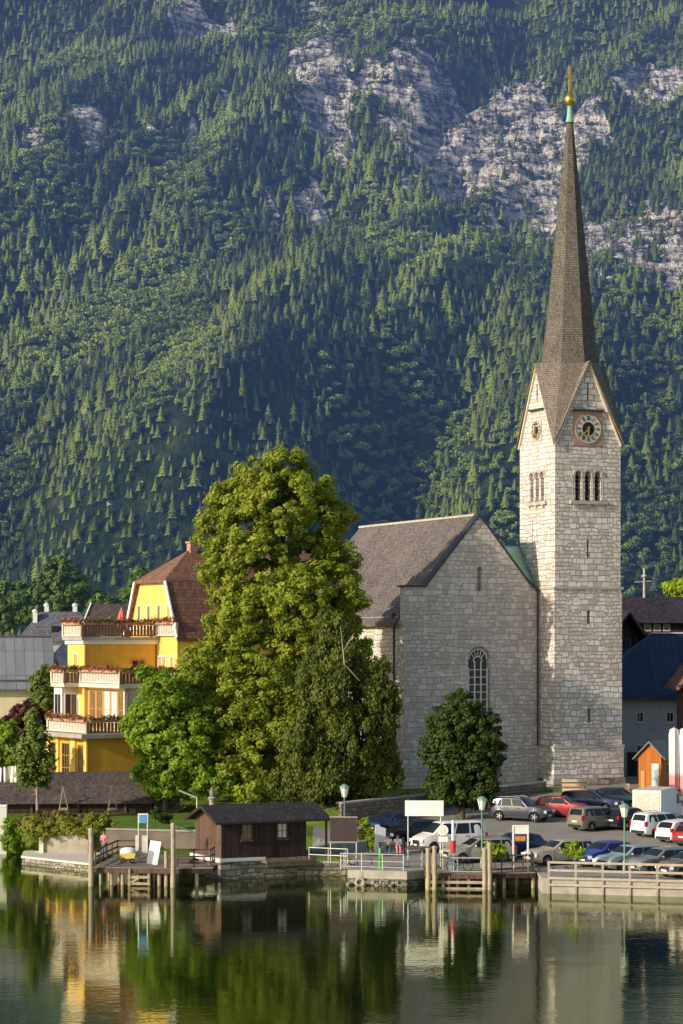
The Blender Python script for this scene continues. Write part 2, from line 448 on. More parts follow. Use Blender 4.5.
fg = MB(); fg.add([(16.9, 195.9, 3.105), (45, 195.9, 3.105), (45, 214, 3.105), (16.9, 214, 3.105)], [(0, 1, 2, 3)])
tag(fg.build('forecourt', M['asphalt'], uv=False), kind='structure')
def water_mat():
    m = Mat('lake water'); c = m.coord('Object', (.55, 1.0, 1)); c2 = m.coord('Object', (.16, .3, 1))
    a = m.noise(2.6, 3, c); b = m.noise(1.0, 2, c2)
    patch = m.ramp(m.noise(.05, 2, m.coord('Object', (.5, 1.6, 1))), [(.35, .35), (.7, 1.0)])
    h = m.math('MULTIPLY', m.math('ADD', m.math('MULTIPLY', a, .5), m.math('MULTIPLY', b, 1.0)), patch)
    nr = m.bump(h, .16, .11)
    body = m.n('ShaderNodeBsdfDiffuse', {'Color': (.006, .018, .006)}); gl = m.n('ShaderNodeBsdfGlossy', {'Color': (.70, .73, .56), 'Roughness': .03, 'Normal': nr})
    lw = m.n('ShaderNodeLayerWeight', {'Blend': .5}).outputs['Facing']
    x = m.n('ShaderNodeMixShader', {0: m.ramp(lw, [(.5, .25), (.85, .76)]), 1: body.outputs[0], 2: gl.outputs[0]})
    m.t.links.new(x.outputs[0], m.out.inputs[0])
    return m.m
mb = MB(); mb.add([(-900, -150, 0), (900, -150, 0), (900, 175, 0), (-900, 175, 0)], [(0, 1, 2, 3)])
tag(mb.build('lake', water_mat(), uv=False), kind='structure')

# mountain: steep wooded slope with limestone cliffs
MY0, MS = 1700.0, .75
def m_at(px, py):
    Y = (CZ - 3 + MS * MY0) / (MS - (HY - py) / FP); return (px - 341.5) * Y / FP, Y
CL = []
for px, py, rx, ry, s in [(208, 10, 26, 14, 1), (322, 52, 24, 62, .85), (196, 138, 9, 16, .8), (78, 166, 36, 8, .65), (122, 162, 18, 7, .7), (316, 172, 14, 24, .9), (274, 196, 7, 20, .9),
                          (400, 88, 30, 40, .45), (450, 80, 56, 44, 1.25), (520, 66, 46, 50, 1.5), (495, 142, 16, 10, .8), (560, 130, 24, 26, .8), (660, 200, 50, 64, 1.6), (610, 205, 34, 60, 1.3), (662, 8, 34, 18, 1.0),
                          (247, 288, 8, 4, .6), (30, 190, 22, 7, .6), (240, 100, 12, 24, .6), (362, 60, 14, 30, .5), (590, 40, 20, 20, .7)]:
    X, Y = m_at(px, py); k = Y / FP
    CL.append((X, Y, rx * k, ry * Y * Y / (FP * (CZ - 3 + MS * MY0)), s))
def cliff(x, y):
    xx = x + 26 * fbm(x / 45, y / 60, 3); yy = y + 40 * fbm(x / 50 + 9, y / 60 + 5, 3)
    r = np.zeros_like(x)
    for X, Y, a, b, s in CL:
        q = ((xx - X) / a) ** 2 + ((yy - Y) / b) ** 2
        r = np.maximum(r, s * np.exp(-q * .7))
    return r + .34 * fbm(x / 30, y / 34, 3) + .30 * fbm(x / 11 + 4, y / 13, 2)
def mtn(x, y):
    c = x - .42 * (y - 2000)
    d = 210 * vnoise(c / 170 + 3.3, y / 700 + .5) + 120 * vnoise(c / 84, y / 330 + 7) + 44 * vnoise(c / 30, y / 110) + 40 * vnoise(x / 260 + 5, y / 260)
    d = d - .75 * np.clip(x - 55, 0, 160) * sm(2120, 2330, y) + 14 * fbm(x / 26, y / 26, 3)
    k = np.clip(cliff(x, y), 0, 1)
    step = 44 * (np.abs((y / 46 + .4 * vnoise(x / 30, y / 60)) % 1 - .5) - .25) * sm(.4, .7, k)
    d = d + step + sm(.35, .6, k) * 16 * fbm(x / 11, y / 16, 3)
    t = y + d * sm(1700, 1850, y) - MY0
    z = MS * np.where(t > 60, t - 30, np.where(t > 0, t * t / 120, 0))
    return 3 + z + 8.0 * sm(500, 700, y) * 0 + 5 * sm(600, 900, y)
gx = np.concatenate([np.linspace(-1500, -580, 24)[:-1], np.linspace(-580, 580, 330), np.linspace(580, 1500, 24)[1:]])
gy = np.concatenate([np.linspace(560, 1690, 30)[:-1], np.linspace(1690, 2880, 350), np.linspace(2900, 3300, 10)])
GX, GY = np.meshgrid(gx, gy, indexing='ij')
GZ = mtn(GX, GY); GK = cliff(GX, GY)

def np_mesh(name, V, faces, mats, attrs=None, mi=None):
    """faces: list of (n,k) index arrays"""
    me = bpy.data.meshes.new(name)
    nl = sum(f.size for f in faces); nf = sum(len(f) for f in faces)
    me.vertices.add(len(V)); me.vertices.foreach_set('co', np.ascontiguousarray(V, dtype=np.float32).ravel())
    me.loops.add(nl); me.loops.foreach_set('vertex_index', np.concatenate([f.ravel() for f in faces]).astype(np.int32))
    me.polygons.add(nf)
    tot = np.concatenate([np.full(len(f), f.shape[1]) for f in faces]).astype(np.int32)
    st = np.concatenate([[0], np.cumsum(tot)[:-1]]).astype(np.int32)
    me.polygons.foreach_set('loop_start', st); me.polygons.foreach_set('loop_total', tot)
    for m in mats: me.materials.append(m)
    if mi is not None: me.polygons.foreach_set('material_index', mi.astype(np.int32))
    for k, a in (attrs or {}).items():
        at_ = me.attributes.new(k, 'FLOAT', 'POINT'); at_.data.foreach_set('value', np.ascontiguousarray(a, dtype=np.float32))
    me.update(calc_edges=True); me.validate()
    return me
def link(name, me, parent=None):
    o = bpy.data.objects.new(name, me); COL.objects.link(o)
    if parent: o.parent = parent
    return o

HAZE = (.013, .025, .058)
def mountain_mat():
    m = Mat('limestone and alpine grass'); c = m.coord()
    a = m.n('ShaderNodeAttribute', attribute_name='rock').outputs['Fac']
    w = m.warp(c, .03, 14.0)
    lay = m.noise(.026, 6, m.n('ShaderNodeMapping', {'Vector': w, 'Scale': (.5, .5, 6.5)}).outputs[0], .7); ver = m.noise(.085, 6, m.n('ShaderNodeMapping', {'Vector': w, 'Scale': (2.4, 1, .3)}).outputs[0], .65); f = m.noise(.14, 7, c, .7)
    rv = m.math('ADD', m.math('MULTIPLY', lay, .42), m.math('ADD', m.math('MULTIPLY', ver, .36), m.math('MULTIPLY', f, .27)))
    def crack(sx, sy, sz):
        v = m.n('ShaderNodeTexVoronoi', {'Vector': m.n('ShaderNodeMapping', {'Vector': w, 'Scale': (sx, sy, sz)}).outputs[0], 'Scale': 1.0}, feature='DISTANCE_TO_EDGE').outputs['Distance']
        return m.ramp(v, [(.0, 1), (.11, 0)])
    ck = m.math('MAXIMUM', crack(.055, .05, .10), m.math('MULTIPLY', crack(.16, .1, .26), .7))
    rv = m.math('SUBTRACT', rv, m.math('MULTIPLY', ck, .075))
    rock = m.ramp(rv, [(.41, (.025, .028, .036)), (.465, (.15, .145, .15)), (.51, (.45, .41, .365)), (.575, (.84, .75, .64))])  # dark low stops paint shadow into the rock crevices
    grass = m.ramp(m.noise(.05, 6, c, .65), [(.3, (.01, .022, .008)), (.5, (.022, .042, .011)), (.74, (.10, .12, .028))])
    k = m.math('ADD', a, m.math('MULTIPLY', m.math('SUBTRACT', m.noise(.08, 5, c, .65), .5), 2.4))
    col = m.mix(m.ramp(k, [(.42, 0), (.52, 1)]), grass, rock)
    p = m.n('ShaderNodeBsdfPrincipled', {'Base Color': col, 'Roughness': .95, 'Specular IOR Level': .1, 'Normal': m.bump(rv, 1.0, 26.0)})
    e = m.n('ShaderNodeEmission', {'Color': haze_glow(m), 'Strength': 1.0})  # rock and grass glow faintly, haze put into the surface
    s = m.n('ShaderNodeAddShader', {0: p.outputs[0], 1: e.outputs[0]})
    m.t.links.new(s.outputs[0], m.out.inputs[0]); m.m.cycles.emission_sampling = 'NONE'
    return m.m
nx, ny = GX.shape
idx = np.arange(nx * ny).reshape(nx, ny)
FQ = np.stack([idx[:-1, :-1], idx[1:, :-1], idx[1:, 1:], idx[:-1, 1:]], -1).reshape(-1, 4)
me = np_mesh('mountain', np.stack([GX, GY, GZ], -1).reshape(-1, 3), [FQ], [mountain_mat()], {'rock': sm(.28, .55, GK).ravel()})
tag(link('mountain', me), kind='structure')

# ---- tree prototypes for the far forest
rng = np.random.RandomState(5)
def conifer_proto(seed, tiers=8, n=7):
    r = np.random.RandomState(seed); V = []; F = []
    w = .185 + .06 * r.rand()
    for i in range(tiers):
        f = i / tiers; z0 = .10 + .80 * f ** .95; rad = w * (1 - f) ** .85 * (.8 + .4 * r.rand()) + .012
        zt = min(1.0, z0 + .2 * (1.15 - f) + .05); b = len(V)
        ph = r.rand() * 6.3; ox, oy = (r.rand(2) - .5) * .02
        V.append((ox, oy, zt))
        for j in range(2 * n):
            g = ph + math.pi * j / n + (r.rand() - .5) * .25
            q = rad * (1.0 + .3 * r.rand()) if j % 2 == 0 else rad * (.42 + .2 * r.rand())
            V.append((ox + q * math.cos(g), oy + q * math.sin(g), z0 - (.035 if j % 2 == 0 else -.03) + (r.rand() - .5) * .02))
        for j in range(2 * n): F.append((b, b + 1 + j, b + 1 + (j + 1) % (2 * n)))
    V = np.array(V)
    t = np.clip(.25 + .35 * np.hypot(V[:, 0], V[:, 1]) / w + .25 * V[:, 2] + (r.rand(len(V)) - .5) * .2, 0, 1)  # inner and lower needles coloured darker, crown shade put into the tint
    return V, np.array(F), t
def broad_proto(seed, n=170):
    r = np.random.RandomState(seed); V = []; F = []; T = []
    lob = [(r.normal(0, .13), r.normal(0, .13), .45 + .32 * r.rand(), .17 + .12 * r.rand()) for _ in range(7)]
    for i in range(n):
        L = lob[i % 7]; d = r.normal(size=3); d /= np.linalg.norm(d); d[2] = abs(d[2]) * .9 - .15 if r.rand() < .8 else d[2]
        c = np.array(L[:3]) + d * L[3] * (.75 + .35 * r.rand()) * np.array([1, 1, .9])
        nrm = d + r.normal(size=3) * .5; nrm /= np.linalg.norm(nrm)
        u = np.cross(nrm, r.normal(size=3)); u /= np.linalg.norm(u); w = np.cross(nrm, u); s = .04 + .035 * r.rand(); b = len(V)
        for a, e in ((-1, -.7), (1, -.8), (.7, 1), (-.8, .9)): V.append(c + u * a * s + w * e * s)
        F.append((b, b + 1, b + 2, b + 3)); T += [np.clip(.3 + .55 * c[2] + (r.rand() - .5) * .35 - .15, 0, 1)] * 4  # tint lightens towards the treetop, light painted into the leaf colour
    return np.array(V), np.array(F), np.array(T)
CP = [conifer_proto(20 + i) for i in range(5)]; BP = [broad_proto(40 + i) for i in range(4)]
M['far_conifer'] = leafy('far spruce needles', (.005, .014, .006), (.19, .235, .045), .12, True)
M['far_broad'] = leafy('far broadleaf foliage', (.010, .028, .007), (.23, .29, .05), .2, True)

sp = 6.9
px_, py_ = np.meshgrid(np.arange(-720, 720, sp), np.arange(1640, 2860, sp), indexing='ij')
TX = (px_ + rng.uniform(-.48, .48, px_.shape) * sp).ravel(); TY = (py_ + rng.uniform(-.48, .48, px_.shape) * sp).ravel()
edge = np.abs(TX) / (341.5 / FP * TY); keep = (edge < 1.1) | ((edge < 1.75) & (rng.rand(len(TX)) < .6))
TX, TY = TX[keep], TY[keep]
TK = cliff(TX, TY); TZ = mtn(TX, TY)
hi = sm(2250, 2600, TY)
dens = 1 - 1.0 * sm(.30, .47, TK); streak = fbm(TX / 13 + 30, TY / 75, 3) + .5 * fbm(TX / 40, TY / 24 + 9, 2); dens = np.maximum(dens, np.where(streak > .04, .8, .07)) * (1 - .28 * hi * (fbm(TX / 50 + 40, TY / 60, 3) > .05))
dens = dens * np.where(fbm(TX / 38 + 80, TY / 45 + 12, 3) > .5, .6, 1)
keep = rng.rand(len(TX)) < dens
TX, TY, TZ, TK = TX[keep], TY[keep], TZ[keep], TK[keep]
N = len(TX); hi = sm(2250, 2600, TY)
bro = (fbm(TX / 70 + 60, TY / 80 + 3, 3) + .30 * (rng.rand(N) - .5) + .22 * np.exp(-((TY - 1960) / 130) ** 2) - .12 * sm(2150, 2350, TY)) > .23
TH = np.where(bro, rng.uniform(9, 17, N), rng.uniform(9, 26, N) * (.82 + .45 * (rng.rand(N) < .14))) * (1 - .25 * hi) * np.where(TK > .35, .7, 1) * np.clip((TY - 900) / 1350, .62, 1)
TT = rng.uniform(-.25, .25, N) + .75 * fbm(TX / 60, TY / 60 + 70, 3)
scr_x = 341.5 + FP * TX / TY; scr_b = HY + (CZ - TZ) / TY * FP
# the 300 spruces that show largest become things of their own, the rest stay one mass
cand = np.where((~bro) & (scr_x > 3) & (scr_x < 680) & (scr_b > 330) & (scr_b < 606) & ~((scr_x > 335) & (scr_x < 625) & (scr_b > 555)) & ~((scr_x > 190) & (scr_x < 365) & (scr_b > 470)) & ~((scr_x > 515) & (scr_x < 628)) )[0]
cand = cand[np.argsort(-(TH / TY)[cand])][:300]
single = np.zeros(N, bool); single[cand] = True
VS, F3, F4, TS, MI3, MI4, base = [], [], [], [], [], [], 0
for kind, protos in ((False, CP), (True, BP)):
    ids = np.where((bro == kind) & ~single)[0]
    which = rng.randint(0, len(protos), len(ids))
    for k, (V, F, T) in enumerate(protos):
        q = ids[which == k]; n = len(q)
        a = rng.uniform(0, 6.283, n); ca, sa = np.cos(a)[:, None], np.sin(a)[:, None]
        h = TH[q][:, None]; wd = h * (rng.uniform(.85, 1.2, n)[:, None] if not kind else rng.uniform(.9, 1.35, n)[:, None])
        x = (V[:, 0] * ca - V[:, 1] * sa) * wd + TX[q][:, None]; y = (V[:, 0] * sa + V[:, 1] * ca) * wd + TY[q][:, None]
        z = V[:, 2] * h + TZ[q][:, None] - .04 * h
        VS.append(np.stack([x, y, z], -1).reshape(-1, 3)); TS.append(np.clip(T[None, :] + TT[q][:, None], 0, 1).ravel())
        f = (F[None] + (np.arange(n) * len(V))[:, None, None] + base).reshape(-1, F.shape[1]); base += n * len(V)
        (F4 if kind else F3).append(f); (MI4 if kind else MI3).append(np.full(len(f), int(kind)))
F3 = np.concatenate(F3); F4 = np.concatenate(F4)
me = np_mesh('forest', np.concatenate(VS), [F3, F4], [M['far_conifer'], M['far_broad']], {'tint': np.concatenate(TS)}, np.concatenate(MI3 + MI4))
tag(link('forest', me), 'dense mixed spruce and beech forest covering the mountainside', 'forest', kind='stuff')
print('forest trees', N, 'faces', len(F3) + len(F4))
variants = {}
for i in cand:
    k = rng.randint(0, 5); tv = int(np.clip(round((TT[i] + .3) * 4), 0, 3))
    if (k, tv) not in variants:
        V, F, T = CP[k]
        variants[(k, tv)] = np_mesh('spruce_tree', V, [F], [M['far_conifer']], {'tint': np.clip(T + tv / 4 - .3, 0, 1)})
    o = link('spruce_tree', variants[(k, tv)])
    h = float(TH[i]); w = h * rng.uniform(.9, 1.15)
    o.location = (TX[i], TY[i], TZ[i] - .04 * h); o.scale = (w, w, h); o.rotation_euler = (0, 0, rng.uniform(0, 6.28))
    tag(o, 'narrow spruce among the many on the wooded mountainside', 'spruce tree', 'spruces standing out on the mountainside')
# ------------------------------------------------------------------ church
def win(mb_frame, mb_pane, o, t, n, a, z, w, h, fr=.08, bars=(1, 0), depth=.05):
    """a framed window on a wall: o wall origin, t along, n outward; a,z centre"""
    o, t, n, k = Vector(o), Vector(t), Vector(n), Vector((0, 0, 1))
    c = o + t * a + k * z
    mb_frame.obox(c + t * (w / 2), t, n, k, fr / 2, depth, h / 2 + fr / 2); mb_frame.obox(c - t * (w / 2), t, n, k, fr / 2, depth, h / 2 + fr / 2)
    mb_frame.obox(c + k * (h / 2), t, n, k, w / 2 - fr / 2, depth - .003, fr / 2); mb_frame.obox(c - k * (h / 2), t, n, k, w / 2 - fr / 2, depth - .003, fr / 2)
    for i in range(bars[0]):
        x = -w / 2 + w * (i + 1) / (bars[0] + 1); mb_frame.obox(c + t * x, t, n, k, .022, depth * .6, h / 2 - fr / 2)
    for i in range(bars[1]):
        x = -h / 2 + h * (i + 1) / (bars[1] + 1); mb_frame.obox(c + k * x, t, n, k, w / 2 - fr / 2, depth * .55, .02)
    mb_pane.obox(c, t, n, k, w / 2 - fr / 2, .012, h / 2 - fr / 2)
def window(parent, o, t, n, a, z, w, h, fm, pm, fr=.08, bars=(1, 0), off=(0, 0, 0), sill=None):
    f = MB(off); p = MB(off); win(f, p, o, t, n, a, z, w, h, fr, bars)
    fo = f.build('window', fm, parent); p.build('pane', pm, fo)
    if sill:
        s = MB(off); c = Vector(o) + Vector(t) * a + Vector((0, 0, z - h / 2 - fr / 2 - .05)) + Vector(n) * .04
        s.obox(c, t, n, (0, 0, 1), w / 2 + .12, .09, .045); s.build('sill', sill, fo)
    return fo
def arch(w, h, n=10):
    """outline of a round-headed opening, foot at 0"""
    r = w / 2
    return [(-r, 0), (r, 0)] + [(r * math.cos(math.pi * i / n), h - r + r * math.sin(math.pi * i / n)) for i in range(n + 1)]
def prism_c(poly, f0, f1):
    m = MB(); m.prism(poly, f0, f1); return (m.V, m.F)

TH_C = R(23.5); CB = 3.05
church = empty('church', (17.79, 200, CB), TH_C, 'pale stone church with tall shingled spire on its square clock tower', 'church')
O = (0, 0, -CB)
TW = 6.27
tw = MB(O); tw.box(-.09, TW + .09, -.09, TW + .09, 2.0, 19.72)
lower = tw.build('tower_base_wall', M['stone'], church)
slit = lambda x, z0, z1, w=.32: prism_c([(x - w / 2, z0 - CB), (x + w / 2, z0 - CB), (x + w / 2, z1 - CB), (x - w / 2, z1 - CB)], lambda a, z: (a, -.4, z), lambda a, z: (a, .45, z))
cut(lower, [slit(3.15, 16.65, 17.75), slit(3.2, 8.4, 9.5)])
tw = MB(O)
# upper shaft with its four gables
E, G, c0 = 32.0, 38.5, TW / 2
pts = [(0, 0), (TW, 0), (TW, TW), (0, TW)]; mids = [(c0, 0), (TW, c0), (c0, TW), (0, c0)]
vs = [(x, y, 19.72) for x, y in pts] + [(x, y, E) for x, y in pts] + [(x, y, G) for x, y in mids] + [(c0, c0, G)]
fs = [(3, 2, 1, 0)]
for i in range(4):
    j = (i + 1) % 4
    fs += [(i, j, 4 + j, 8 + i, 4 + i), (4 + i, 8 + i, 12), (8 + i, 4 + j, 12)]
tw.add(vs, fs)
upper = tw.build('tower_upper_wall', M['stone'], church)
cuts = []
for k in (-1, 0, 1):
    pr = [(3.135 + .93 * k + a, 27.0 - CB + z) for a, z in arch(.58, 2.45)]
    cuts.append(prism_c(pr, lambda a, z: (a, -.4, z), lambda a, z: (a, .7, z)))
    cuts.append(prism_c(pr, lambda a, z: (-.4, a, z), lambda a, z: (.7, a, z)))
cuts += [slit(3.135, 22.2, 23.7, .22), slit(3.135, 35.4, 36.9, .2)]
cuts.append(prism_c([(3.0, 35.4 - CB), (3.27, 35.4 - CB), (3.27, 36.9 - CB), (3.0, 36.9 - CB)], lambda a, z: (-.4, a, z), lambda a, z: (.45, a, z)))
cut(upper, cuts)
# louvres inside the belfry
for s in (0, 1):
    b = MB(O)
    for k in (-1, 0, 1):
        for q in range(6):
            x = 3.135 + .93 * k; z = 27.2 + q * .36
            if s == 0: b.obox((x, .52, z), (1, 0, 0), (0, .6, .8), (0, -.8, .6), .27, .17, .02)
            else: b.obox((.52, x, z), (0, 1, 0), (.6, 0, .8), (-.8, 0, .6), .27, .17, .02)
    b.build('belfry_louvre', M['black'], church)
# belfry surrounds: colonnettes, arches, sill
for s in (0, 1):
    b = MB(O)
    f = (lambda a, d, z: (a, -d, z)) if s == 0 else (lambda a, d, z: (-d, a, z))
    for x in (-1.42, -.465, .465, 1.42):
        p = Vector(f(3.135 + x, -.10, 0)); r = .12
        b.tube([(p.x, p.y, 27.05), (p.x, p.y, 28.95)], r, 8); b.obox((p.x, p.y, 29.05), (1, 0, 0), (0, 1, 0), (0, 0, 1), .17, .17, .10); b.obox((p.x, p.y, 27.08), (1, 0, 0), (0, 1, 0), (0, 0, 1), .16, .16, .08)
    for k in (-1, 0, 1):
        cx = 3.135 + .93 * k
        for i in range(8):
            a0, a1 = math.pi * i / 8, math.pi * (i + 1) / 8
            P = [Vector(f(cx + .40 * math.cos(g), .04, 29.16 + .40 * math.sin(g))) for g in (a0, a1)]
            b.beam(P[0], P[1], .1, .16)
    b.build('belfry_arcade', M['stone_plain'], church)
    b = MB(O)
    c = Vector(f(3.135, .06, 26.82)); 
    if s == 0: b.obox(c, (1, 0, 0), (0, 1, 0), (0, 0, 1), 1.75, .16, .13)
    else: b.obox(c, (0, 1, 0), (1, 0, 0), (0, 0, 1), 1.75, .16, .13)
    for k in (-1.2, 0, 1.2):
        c = Vector(f(3.135 + k, .03, 26.6)); b.obox(c, (1, 0, 0), (0, 1, 0), (0, 0, 1), .2, .12, .1)
    b.build('belfry_sill', M['stone_plain'], church)
# string courses and plinth
b = MB(O); q = .2
b.box(-q, TW + q, -q, TW + q, 19.55, 19.78); b.build('string_course', M['stone_plain'], church)
b = MB(O); q = .26; b.box(-q, TW + q, -q, TW + q, 6.25, 6.48); b.build('string_course', M['stone_plain'], church)
b = MB(O); q = .2; b.box(-q, TW + q, -q, TW + q, 2.0, 6.25); b.build('plinth', M['stone'], church)
b = MB(O); q = .3; b.box(-q, TW + q, -q, TW + q, 2.0, 3.75); b.build('plinth_foot', M['plinth'], church)
# spire
def ringpt(i, r, z):
    g = math.radians(-90 + 45 * i); return (c0 + r * math.cos(g), c0 + r * math.sin(g), z)   # even i: gable directions, odd: corners
ov = .3
V = [ringpt(i, 2.62 if i % 2 == 0 else 2.62, 38.62) for i in range(8)] + [ringpt(i, 2.30, 40.4) for i in range(8)] + [ringpt(i, 1.3, 49.6) for i in range(8)] + [ringpt(i, .26, 59.5) for i in range(8)]
F = []
for L in range(3):
    for i in range(8): F.append((L * 8 + i, L * 8 + (i + 1) % 8, L * 8 + 8 + (i + 1) % 8, L * 8 + 8 + i))
F.append(tuple(range(24, 32)))
b = MB(O); b.add(V, F); b.build('spire', M['spire_roof'], church)
b = MB(O)
corner = [(TW + ov, -ov), (TW + ov, TW + ov), (-ov, TW + ov), (-ov, -ov)]  # odd i = 1,3,5,7
for i in range(8):
    if i % 2 == 1:
        C = Vector((*corner[(i - 1) // 2], E - .35)); K = Vector(ringpt(i, 2.62, 38.62))
        for j in (i - 1, (i + 1) % 8):
            g = math.radians(-90 + 45 * j)
            Gin = Vector(ringpt(j, 2.62, 38.62)); Gout = Vector((c0 + (c0 + ov) * math.cos(g), c0 + (c0 + ov) * math.sin(g), G + .22))
            dn = Vector((0, 0, -.16))
            b.add([C, Gout, Gin, K], [(0, 1, 2, 3)] if j > i or (i == 7 and j == 0) else [(3, 2, 1, 0)])
            b.add([C + dn, Gout + dn, Gin + dn, K + dn, C, Gout], [(0, 1, 2, 3), (0, 1, 5, 4)])
b.build('spire_skirt', M['skirt_roof'], church)
# barge edges of gables (pale stone coping)
b = MB(O)
for i in range(4):
    p, r, m = pts[i], pts[(i + 1) % 4], mids[i]
    n = Vector((m[0] - c0, m[1] - c0, 0)).normalized() * .1
    for e in (p, r):
        b.beam(Vector((e[0], e[1], E - .35)) + n, Vector((m[0], m[1], G + .02)) + n, .14, .12)
b.build('gable_coping', M['trim'], church)
b = MB(O); b.lathe([(.42, 59.3), (.34, 59.42), (.26, 59.8), (.2, 60.6), (.24, 60.7)], (c0, c0, 0), 10); b.build('spire_collar', M['copper'], church)
b = MB(O); b.lathe([(.1, 60.6), (.3, 60.75), (.46, 61.05), (.5, 61.25), (.44, 61.5), (.25, 61.75), (.12, 61.9), (.16, 62.0), (.1, 62.1)], (c0, c0, 0), 12)
b.box(c0 - .10, c0 + .10, c0 - .10, c0 + .10, 62.0, 64.0); b.box(c0 - .42, c0 + .42, c0 - .07, c0 + .07, 63.1, 63.3); b.box(c0 - .1, c0 + .1, c0 - .1, c0 + .1, 64.0, 64.15)
b.build('finial_cross', M['gold'], church, 40)
# clocks
def clock(front):
    f = (lambda a, z, d: (3.1 + a, -d, z)) if front else (lambda a, z, d: (-d, 3.1 - a, z))
    zc = 33.0; rr = 1.25 if front else .8
    t = Vector((1, 0, 0)) if front else Vector((0, -1, 0)); n = Vector((0, -1, 0)) if front else Vector((-1, 0, 0)); k = Vector((0, 0, 1))
    pl = MB(O)
    pl.obox(f(0, zc, .03), t, n, k, 1.40, .05, 1.40) if front else pl.obox(f(0, zc, .03), t, n, k, .85, .05, .9)
    plate = pl.build('clock', M['red_paint'] if front else M['stone_plain'], church)
    def disc(r, d, th=.02):
        m = MB(O); m.prism([(r * math.cos(2 * math.pi * i / 40), r * math.sin(2 * math.pi * i / 40)) for i in range(40)], lambda a, z: f(a, zc + z, d), lambda a, z: f(a, zc + z, d + th)); return m
    disc(rr, .08, .03).build('clock_dial', plain('dial enamel', (.60, .56, .48), .5, .12) if front else M['stone_plain'], plate)
    m = MB(O)
    for i in range(48):
        a0, a1 = 2 * math.pi * i / 48, 2 * math.pi * (i + 1) / 48
        m.beam(f((rr - .03) * math.sin(a0), zc + (rr - .03) * math.cos(a0), .12), f((rr - .03) * math.sin(a1), zc + (rr - .03) * math.cos(a1), .12), .05, .05)
    m.build('clock_rim', M['red_paint'], plate)
    disc(rr * .45, .112, .02).build('clock_centre', M['black'], plate)
    num = ['XII', 'I', 'II', 'III', 'IIII', 'V', 'VI', 'VII', 'VIII', 'IX', 'X', 'XI']
    for h in range(12):
        m = MB(O); g = math.radians(30 * h); ra = Vector((math.sin(g), math.cos(g))); ta = Vector((math.cos(g), -math.sin(g)))
        s = num[h]; wd = {'I': .07, 'V': .12, 'X': .12}; x = -sum(wd[c] for c in s) / 2
        for c in s:
            cx = x + wd[c] / 2; x += wd[c]
            def pt(u, r): q = ta * u + ra * r; return f(q.x, zc + q.y, .125)
            r0, r1 = rr * .58, rr * .86
            if c == 'I': st = [((cx, r0), (cx, r1))]
            elif c == 'V': st = [((cx - .045, r1), (cx, r0)), ((cx + .045, r1), (cx, r0))]
            else: st = [((cx - .045, r1), (cx + .045, r0)), ((cx + .045, r1), (cx - .045, r0))]
            for p, q in st: m.beam(pt(*p), pt(*q), .05, .02)
        m.build('clock_numeral', M['black'], plate)
    for ang, L, w in ((225, rr * .78, .10), (181, rr * .62, .15)):
        g = math.radians(ang); m = MB(O)
        m.beam(f(-.18 * math.sin(g), zc - .18 * math.cos(g), .17), f(L * math.sin(g), zc + L * math.cos(g), .17), .06, w)
        m.ball(f(L * .72 * math.sin(g), zc + L * .72 * math.cos(g), .17), .12, 8, 6); m.build('clock_hand', M['gold'], plate)
    m = MB(O); m.obox(f(0, 34.55 if front else 34.75, .14), t, n, k, 1.45 if front else 1.2, .16, .07); m.build('clock_hood', M['lead'], plate)
clock(True); clock(False)
# gable wall of the nave
gx0, gx1, ga, gz, sh = -12.67, .3, -5.75, 25.65, 19.66
slope = 1.2
poly = [(gx0, 2), (gx1, 2), (gx1, sh), (ga + (gz - sh) / slope, sh), (ga, gz), (ga - (gz - sh) / slope, sh), (gx0, sh)]
b = MB(O); b.prism(poly, lambda a, z: (a, 2.6, z), lambda a, z: (a, 3.35, z)); gab = b.build('gable_wall', M['stone_nave'], church)
wp = [(-5.75 + a, 8.4 - CB + z) for a, z in arch(2.1, 6.4, 14)]
wp2 = [(-5.75 + a, 8.4 - CB + z) for a, z in arch(1.7, 6.15, 14)]
cut(gab, [prism_c(wp, lambda a, z: (a, 2.0, z), lambda a, z: (a, 3.0, z)), prism_c([(-5.95, 19.4 - CB), (-5.5, 19.4 - CB), (-5.5, 21.4 - CB), (-5.95, 21.4 - CB)], lambda a, z: (a, 2, z), lambda a, z: (a, 3.1, z))])
b = MB(O); b.prism([(a, z + CB) for a, z in wp2], lambda a, z: (a, 2.93, z), lambda a, z: (a, 2.97, z)); pane = b.build('window_pane', M['glass'], church)
b = MB(O)
b.box(-6.85, -4.65, 2.42, 2.99, 8.2, 8.42)
for x in (-.86, -.29, .29, .86): b.box(-5.75 + x - .05, -5.75 + x + .05, 2.84, 2.95, 8.42, 13.0 + (.55 if abs(x) < .5 else 0))
for i in range(7): z = 9.1 + i * .62; b.box(-6.6, -4.9, 2.86, 2.95, z - .03, z + .03)
for r, x0 in ((.83, 0),):
    for i in range(12):
        a0, a1 = math.pi * i / 12, math.pi * (i + 1) / 12
        b.beam((-5.75 + r * math.cos(a0), 2.9, 13.7 + r * math.sin(a0)), (-5.75 + r * math.cos(a1), 2.9, 13.7 + r * math.sin(a1)), .1, .08)
        b.beam((-5.75 + .42 * math.cos(a0), 2.9, 13.5 + .42 * math.sin(a0)), (-5.75 + .42 * math.cos(a1), 2.9, 13.5 + .42 * math.sin(a1)), .09, .07)
for g in (40, 65, 90, 115, 140): b.beam((-5.75 + .42 * math.cos(R(g)), 2.9, 13.5 + .42 * math.sin(R(g))), (-5.75 + .83 * math.cos(R(g)), 2.9, 13.7 + .83 * math.sin(R(g))), .08, .05)
b.build('window_tracery', M['white'], pane)
